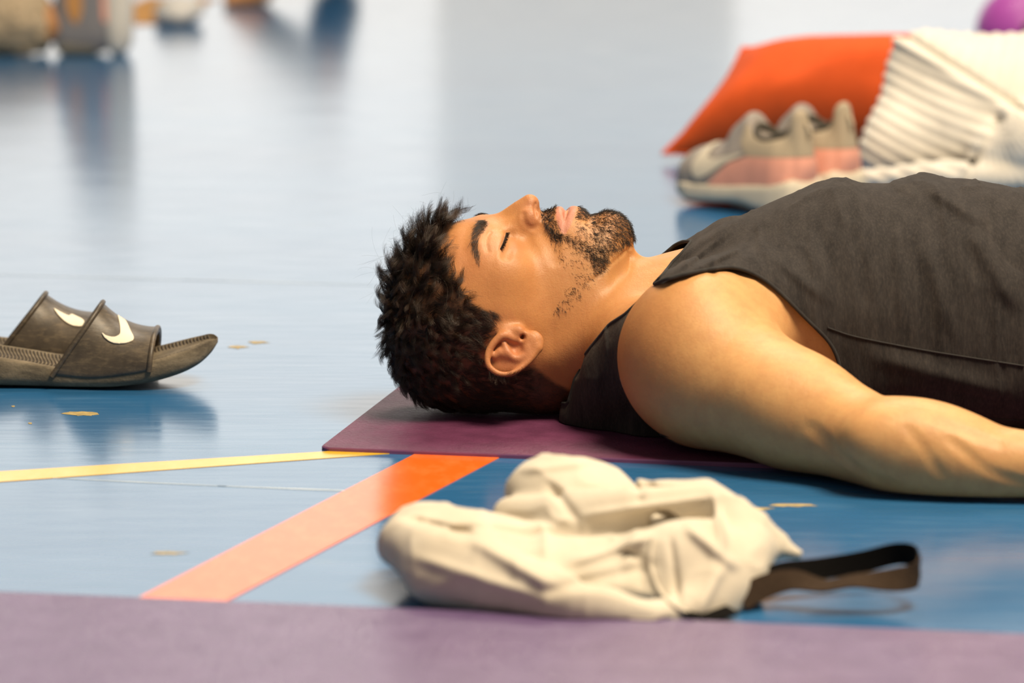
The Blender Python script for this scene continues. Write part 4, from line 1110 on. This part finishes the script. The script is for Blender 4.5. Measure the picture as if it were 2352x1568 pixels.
def make_sneaker(label):
    r = empty('running_shoe'); tag(r, label, 'shoe', 'grey and pink running shoes')
    v, f = surface(up_f, axis((-.02, .29, 2.6*mm)), axis((-.06, .06, 2.6*mm)), axis((-.01, .13, 2.6*mm)), 1)
    up = mesh_obj('upper', v, f, M_UP, r)
    lining = ss(up_f.ops[-1][0](v), .004, -.0005)
    ov = Shell(up_f, .0012)
    v, f = surface(ov, axis((-.02, .29, 2.4*mm)), axis((-.06, .06, 2.4*mm)), axis((-.01, .13, 2.4*mm)), 1)
    k = inpoly(v[:, 0] * 1e4, v[:, 2] * 1e4, [(a * 1e4, b * 1e4) for a, b in ((-.05, .066), (.09, .060), (.125, .052), (.168, .026), (-.05, .02))])
    mesh_obj('heel_panel', *clip(v, f, k), M_PINK, r)['label'] = 'salmon pink heel panel'
    ov2 = Shell(up_f, .0022); v2, f2 = surface(ov2, axis((.07, .22, 2.0*mm)), axis((-.06, .06, 2.4*mm)), axis((.02, .10, 2.0*mm)), 1)
    for sg in (-1, 1):
        k = np.minimum(inpoly(v2[:, 0] * 1e4, v2[:, 2] * 1e4, np.array(SW) * 1e4), (sg * v2[:, 1] - .012) * 1e4)
        vv, ff = clip(v2, f2, k)
        if len(ff): mesh_obj('emblem', vv, ff, M_MID, r)['label'] = 'cream side emblem'
    k = np.minimum(inpoly(v[:, 0] * 1e4, v[:, 2] * 1e4, [(a * 1e4, b * 1e4) for a, b in ((-.03, .066), (.09, .060), (.112, .074), (.110, .092), (.05, .11), (-.03, .12))]), (up_f.ops[-1][0](v) - .006) * 1e4)
    mesh_obj('collar', *clip(v, f, k), M_UPL, r)
    v, f = surface(mid_f, axis((-.02, .28, 3*mm)), axis((-.06, .06, 3*mm)), axis((-.01, .06, 2.4*mm)), 1)
    mesh_obj('midsole', v, f, M_MID, r)
    ov = Shell(mid_f, .0012); v, f = surface(ov, axis((-.02, .28, 3*mm)), axis((-.06, .06, 3*mm)), axis((-.01, .06, 2.4*mm)), 1)
    mesh_obj('outsole', *clip(v, f, (.0068 - v[:, 2]) * 1e4), M_OUT, r)
    mesh_obj('lining', *tube_mesh(np.array([(.066 + .037 * math.cos(a), .0225 * math.sin(a), .084 + .006 * math.cos(a * 2)) for a in np.linspace(0, 6.283, 30, endpoint=False)]), 4*mm, 8, True), M_DARK, r)
    for x in (.122, .134, .146, .158):
        q = np.linspace(-1, 1, 9); zt = .094 - (x - .118) * .62
        mesh_obj('lace', *tube_mesh(np.stack([x + .004 * q, .019 * q, zt - .011 * q * q + .003], 1), 1.8*mm, 6), M_MID, r)
    pl = mesh_obj('pull_tab', *tube_mesh(np.array([(.000, 0, .080), (-.006, 0, .090), (.002, 0, .099), (.010, 0, .094)]), 2.5*mm, 6), M_UPL, r)
    return r
def copy_tree(o, parent=None):
    c = o.copy(); COL.objects.link(c)
    if parent is not None: c.parent = parent
    for ch in list(o.children): copy_tree(ch, c)
    return c
sn = make_sneaker('grey and pink running shoe nearest the man, with cream emblem and thick sole')
toe = G(1606, 462); ang = math.radians(180 - 52)
hd = np.array([math.cos(ang), math.sin(ang), 0])
p0 = toe - hd * .215
to_world(sn, (p0[0], p0[1], .0), ang)
sn2 = copy_tree(sn); sn2['label'] = 'grey and pink running shoe standing behind its fellow, beside the cream blanket'
to_world(sn2, (p0[0] + .062, p0[1] + .095, .0), ang - math.radians(5))
for q in (sn, sn2): q.scale = (.90, 1.0, 1.25)
# ------------------------------------------------------------------ orange cushion
def cushion(name, W_, H_, T_, mat, parent):
    n = 56; u, v = np.meshgrid(np.linspace(-1, 1, n), np.linspace(-1, 1, n), indexing='ij')
    e = np.maximum(0, (1 - np.abs(u) ** 2.6)) ** .62 * np.maximum(0, (1 - np.abs(v) ** 2.6)) ** .62
    pin = 1 - .07 * (1 - np.abs(v)) * 0 - .06 * (1 - v * v) * np.abs(u) ** 3
    pin2 = 1 - .06 * (1 - u * u) * np.abs(v) ** 3
    X_, Y_ = u * W_ / 2 * pin, v * H_ / 2 * pin2
    pts = np.stack([X_.ravel(), Y_.ravel(), u.ravel() * 0], 1)
    wr = (.009 * vnoise(pts * 9, 1, 31) + .005 * vnoise(pts * np.array([26, 9, 1]), 1, 32)) * e.ravel()
    top = pts.copy(); top[:, 2] = T_ / 2 * e.ravel() + wr; bt_ = pts.copy(); bt_[:, 2] = -T_ / 2 * e.ravel() + wr * .3
    i = np.arange(n - 1)[:, None] * n + np.arange(n - 1)[None]
    f = np.stack([i, i + n, i + n + 1, i + 1], -1).reshape(-1, 4)
    return top, bt_, f
orange = simple_mat('orange_cotton', srgb('e65a1c'), .85, .07, 30, .3, 700)
cu = empty('cushion'); tag(cu, 'plump orange cushion leaning on the cream blanket behind the running shoes', 'cushion')
tp, bt_, f = cushion('c', .44, .36, .24, orange, cu)
bl, tl = G(1520, 372), P(1705, 128, 2.12)
ex = np.array([.985, -.08, .004]); ex /= np.linalg.norm(ex)
ey_ = tl - bl; ey_ -= (ey_ @ ex) * ex; ey_ /= np.linalg.norm(ey_); ez_ = np.cross(ex, ey_)
Mx = np.stack([ex, ey_, ez_], 1); sk = (tl - bl) @ ex
def place(p):
    q = p.copy(); q[:, 0] += (p[:, 1] / .36 + .5) * sk * 1.0 + .22; q[:, 1] = (p[:, 1] / .36 + .5) * ((tl - bl) @ ey_)
    return q @ Mx.T + bl + np.array([0, 0, .012])
a, b = place(tp), place(bt_)
a[:, 2] = np.maximum(a[:, 2], .002); b[:, 2] = np.maximum(b[:, 2], .0015)
mesh_obj('cover', a, f, orange, cu); mesh_obj('back_cover', b, f[:, ::-1].copy(), orange, cu)
n = 56; border = np.concatenate([np.arange(n) * n, (n - 1) * n + np.arange(1, n), (np.arange(n - 2, -1, -1)) * n + n - 1, np.arange(n - 2, 0, -1)])
mesh_obj('piping', *tube_mesh(a[border], 2.2*mm, 6, True), orange, cu)
# ------------------------------------------------------------------ cream ribbed blanket
bl_f = Field()
def wt(pts, r, k=.05): bl_f.add(Tube([P(*p) for p in pts], r), k)
wt([(2034, 345, 1.70), (2080, 250, 1.73), (2124, 154, 1.76)], [.034, .040, .040], .06)
wt([(2135, 158, 1.76), (2260, 165, 1.78), (2420, 175, 1.78)], [.048, .050, .055], .05)
wt([(2110, 330, 1.69), (2210, 300, 1.69), (2330, 270, 1.70), (2450, 280, 1.72)], [.045, .060, .070, .075], .05)
wt([(2250, 260, 1.72), (2420, 270, 1.75)], [.085, .10], .05)
wt([(2285, 340, 1.61), (2360, 320, 1.60), (2450, 320, 1.62)], [.035, .048, .05], .02)
wt([(1996, 408, 1.63), (2120, 402, 1.61), (2260, 400, 1.59), (2420, 402, 1.58)], [.012, .017, .019, .020], .012)
bl_f.sub(Tube([P(2080, 372, 1.585), P(2200, 368, 1.56), P(2290, 366, 1.55)], [.006, .010, .008]), .012)
def ribs(p):
    px, py = proj(p)
    s = (px - 2095) * (235 - 100) - (py - 100) * (2310 - 2095)          # over or under the crossing fold
    s = s / math.hypot(215, 135)
    low = 1 / (1 + np.exp(s / 4.0))                                      # 1 below the fold
    t1 = (py - .62 * (px - 2000) - .0006 * (px - 2000) ** 2 * -1) / 31.0
    t2 = (px + .28 * py) / 33.0
    ang = np.arctan2(py - 235, px - 2265)
    t3 = ang * 9.5
    right = ss(px + (py - 300) * .6, 2270, 2300) * low
    r1, r2, r3 = np.cos(2 * np.pi * t1), np.cos(2 * np.pi * t2), np.cos(2 * np.pi * t3)
    f = .0014 * (r1 * low * (1 - right) + r2 * (1 - low) + r3 * right)
    f = f + .010 * low * (1 - right) * ss(s, -40, -2) * 1.0
    f = f - .010 * np.exp(-((s - 6) / 8) ** 2) - .008 * np.exp(-((px + (py - 300) * .6 - 2280) / 10) ** 2) * low * (py > 270)
    return f + .004 * vnoise(p * 16, 1, 41)
wv_, wf_ = surface(Shell(bl_f, 0, ribs), axis((P(1955, 300, 1.7)[0], P(2560, 300, 1.7)[0], 3.2*mm)), axis((1.50, 1.95, 5*mm)), axis((-.06, .30, 3.2*mm)), 1)
wv_[:, 2] = np.maximum(wv_[:, 2], .0015)
cream = simple_mat('cream_knit', srgb('e9e4da'), .95, .05, 30, .4, 500)
bk = empty('blanket'); tag(bk, 'folded cream ribbed blanket heaped beside the orange cushion', 'blanket')
mesh_obj('knit', wv_, wf_, cream, bk)
# ------------------------------------------------------------------ purple ball beyond the blanket
c0_ = P(2346, 72, 3.25); r0 = c0_[2]
bm = bmesh.new(); bmesh.ops.create_uvsphere(bm, u_segments=48, v_segments=28, radius=r0)
ball = empty('exercise_ball', (c0_[0], 3.25, 0)); tag(ball, 'small purple exercise ball on the floor behind the cream blanket', 'ball')
bmesh.ops.translate(bm, verts=bm.verts, vec=(0, 0, r0))
bm_obj('shell', bm, simple_mat('violet_rubber', srgb('b04fae'), .45, .05, 20), ball)
bm = bmesh.new(); bmesh.ops.create_cone(bm, cap_ends=True, segments=20, radius1=.018, radius2=.014, depth=.006)
o = bm_obj('valve_patch', bm, simple_mat('dark_rubber', srgb('3b2a2a'), .6), ball)
dv = Vector((.10, -.98, .10)).normalized(); o.location = Vector((0, 0, r0)) + dv * (r0 - .001); o.rotation_euler = dv.to_track_quat('Z', 'Y').to_euler()
# ------------------------------------------------------------------ people lying further back: what shows of them is a foot and a hand
SKIN2 = simple_mat('skin_far', srgb('d79a63'), .5, .06, 30)
fp_ = G(190, 125); yy0 = fp_[1]; XL = lambda px: P(px, 100, yy0)[0]
far = empty('person', (XL(100), yy0, 0)); tag(far, 'person lying at far left, only ankle, beige legwarmer and upright grey trainer in view', 'person')
def local(o): o.location = o.location - Vector(far.location); return o
lf = Field()
lf.add(Tube([(XL(-420), yy0 + .02, .085), (XL(-120), yy0 + .01, .070), (XL(60), yy0, .060), (XL(115), yy0, .058), (XL(170), yy0, .055)], [.065, .058, .040, .037, .040]), .02)
lf.add(Tube([(XL(185), yy0, .050), (XL(205), yy0, .12), (XL(215), yy0, .20)], [.040, .034, .028]), .02)
v, f = surface(lf, axis((XL(-470), XL(290), 6*mm)), axis((yy0 - .1, yy0 + .12, 6*mm)), axis((-.01, .26, 6*mm)), 1)
local(mesh_obj('body', v, f, SKIN2, far))
lw_f = Field(); lw_f.add(Tube([(XL(-430), yy0 + .02, .080), (XL(-120), yy0 + .01, .075), (XL(40), yy0, .060), (XL(80), yy0, .056)], [.082, .078, .062, .052]), .02)
fz = Shell(lw_f, 0, lambda p: .006 * vnoise(p * np.array([70, 70, 40]), 1, 51) + .004 * vnoise(p * 160, 1, 52))
v, f = surface(fz, axis((XL(-450), XL(110), 5*mm)), axis((yy0 - .11, yy0 + .13, 5*mm)), axis((-.02, .20, 5*mm)), 1)
v[:, 2] = np.maximum(v[:, 2], .001)
local(mesh_obj('legwarmer', v, f, simple_mat('beige_fleece', srgb('b7a58a'), .95, .25, 60), far))
sh_f = Field()
sh_f.add(Loft([(XL(128), .105, .008, .05, .032, 3, 3), (XL(150), .16, .001, .06, .042, 3, 3), (XL(190), .25, .001, .07, .046, 3, 3), (XL(225), .275, .002, .08, .048, 3, 3), (XL(252), .28, .010, .08, .046, 3, 3)]), .02)
def yshift(p): return p - np.array([0, yy0, 0])
F2 = Field()
for g_, k_, m_, s_ in sh_f.ops: F2.add(g_, k_, m_, yshift)
F2.sub(Ell((XL(118), yy0, .06), (.03, .035, .035)), .01)
v, f = surface(F2, axis((XL(110), XL(290), 4*mm)), axis((yy0 - .07, yy0 + .07, 4*mm)), axis((-.01, .31, 4*mm)), 1)
shoe = local(mesh_obj('trainer', v, f, simple_mat('trainer_grey', srgb('8f8d90'), .8, .06, 60), far))
def panel(name, pts, mat, off=.002):
    vv, ff = surface(Shell(F2, off), axis((XL(110), XL(290), 4*mm)), axis((yy0 - .07, yy0 + .07, 4*mm)), axis((-.01, .31, 4*mm)), 1)
    q = [(P(a, b, yy0 - .05)[0] * 1e3, P(a, b, yy0 - .05)[2] * 1e3) for a, b in pts]
    o = mesh_obj(name, *clip(vv, ff, np.minimum(inpoly(vv[:, 0] * 1e3, vv[:, 2] * 1e3, q), (yy0 - vv[:, 1]) * 1e3)), mat, shoe); return o
panel('side_panel', [(150, -60), (192, -60), (188, 30), (176, 56), (162, 48), (150, 20)], simple_mat('trainer_tan', srgb('d39a5c'), .8))['label'] = 'tan side panel'
panel('stripe', [(230, -60), (246, -60), (250, 40), (244, 56), (234, 44)], M_PINK)['label'] = 'pink stripe'
panel('heel_pad', [(128, 104), (150, 100), (218, 108), (222, 130), (128, 136)], simple_mat('trainer_beige', srgb('b3a48d'), .8))['label'] = 'beige heel pad'
so = Field(); so.add(Loft([(XL(250), .285, .006, .12, .047, 3, 3), (XL(262), .295, .0005, .12, .052, 4, 4), (XL(285), .296, .001, .12, .052, 4, 4), (XL(303), .285, .018, .12, .044, 3, 3)]), .01, 'u', yshift)
v, f = surface(so, axis((XL(240), XL(312), 4*mm)), axis((yy0 - .07, yy0 + .07, 4*mm)), axis((-.01, .31, 4*mm)), 1)
local(mesh_obj('trainer_sole', v, f, simple_mat('trainer_sole_white', srgb('e9e4da'), .6, .04), far))
# second person, mostly above the frame: a hand on the floor, a grey trousered leg mirrored in the floor
gp_ = G(560, 12); y2 = gp_[1]; X2 = lambda px: P(px, 30, y2)[0]
f2 = empty('person', (X2(560), y2, 0)); tag(f2, 'person in grey trousers at the top edge, bare foot beside a white towel', 'person')
def local2(o): o.location = o.location - Vector(f2.location); return o
hf = Field()                                   # bare foot on the floor, shin rising to a bent knee
hf.add(Tube([(X2(585), y2 + .02, .035), (X2(560), y2, .022), (X2(535), y2 - .02, .014)], [.034, .030, .018]), .02)
for a in (-.030, -.015, 0, .014): hf.add(Tube([(X2(540), y2 + a, .016), (X2(522), y2 + a * 1.2 - .005, .010)], [.010, .008]), .006)
hf.add(Tube([(X2(590), y2 + .02, .04), (X2(640), y2 + .03, .08), (X2(735), y2 + .06, .15)], [.034, .036, .045]), .03)
hf.add(Tube([(X2(735), y2 + .06, .15), (X2(745), y2 + .35, .085), (X2(745), y2 + .62, .07)], [.040, .042, .045]), .03)
v, f = surface(hf, axis((X2(490), X2(1000), 7*mm)), axis((y2 - .12, y2 + .75, 8*mm)), axis((-.01, .32, 7*mm)), 1)
v[:, 2] = np.maximum(v[:, 2], .001)
local2(mesh_obj('body', v, f, SKIN2, f2))
tf = Field(); tf.add(Tube([(X2(612), y2 + .02, .06), (X2(650), y2 + .03, .09), (X2(735), y2 + .06, .155), (X2(745), y2 + .35, .085), (X2(745), y2 + .62, .07)], [.042, .045, .048, .052, .056]), .03)
v, f = surface(tf, axis((X2(560), X2(1050), 9*mm)), axis((y2 - .10, y2 + .8, 9*mm)), axis((-.02, .36, 9*mm)), 1)
v[:, 2] = np.maximum(v[:, 2], .001)
local2(mesh_obj('trousers', v, f, simple_mat('grey_trousers', srgb('b0afab'), .9), f2))
tw = Field(); tp_ = G(455, 60)
tw.add(Ell((X2(452), tp_[1] + .06, .026), (.046, .08, .028)), .01); tw.add(Ell((X2(438), tp_[1] + .03, .020), (.036, .05, .022), (0, 0, 20)), .01)
v, f = surface(Shell(tw, 0, lambda p: .003 * vnoise(p * 40, 1, 61)), axis((X2(380), X2(525), 4*mm)), axis((tp_[1] - .05, tp_[1] + .18, 5*mm)), axis((-.01, .08, 4*mm)), 1)
v[:, 2] = np.maximum(v[:, 2], .001)
o = empty('towel', (0, 0, 0)); tag(o, 'small rolled white towel on the floor by the bare foot', 'towel'); mesh_obj('cloth', v, f, simple_mat('white_towel', srgb('e8e6e2'), .95), o)
# amber strap lying on the floor between the two
o = empty('yoga_strap', (0, 0, 0)); tag(o, 'amber yoga strap lying on the floor right of the far trainer', 'strap')
ribbon('webbing', [G(296, 56), G(330, 40), G(372, 18), G(420, -6)], [(.2, 1, 0)] * 4, .075, simple_mat('amber_webbing', srgb('d99a3c'), .8), o, 20, .004)
print('script', time.time()-T0)
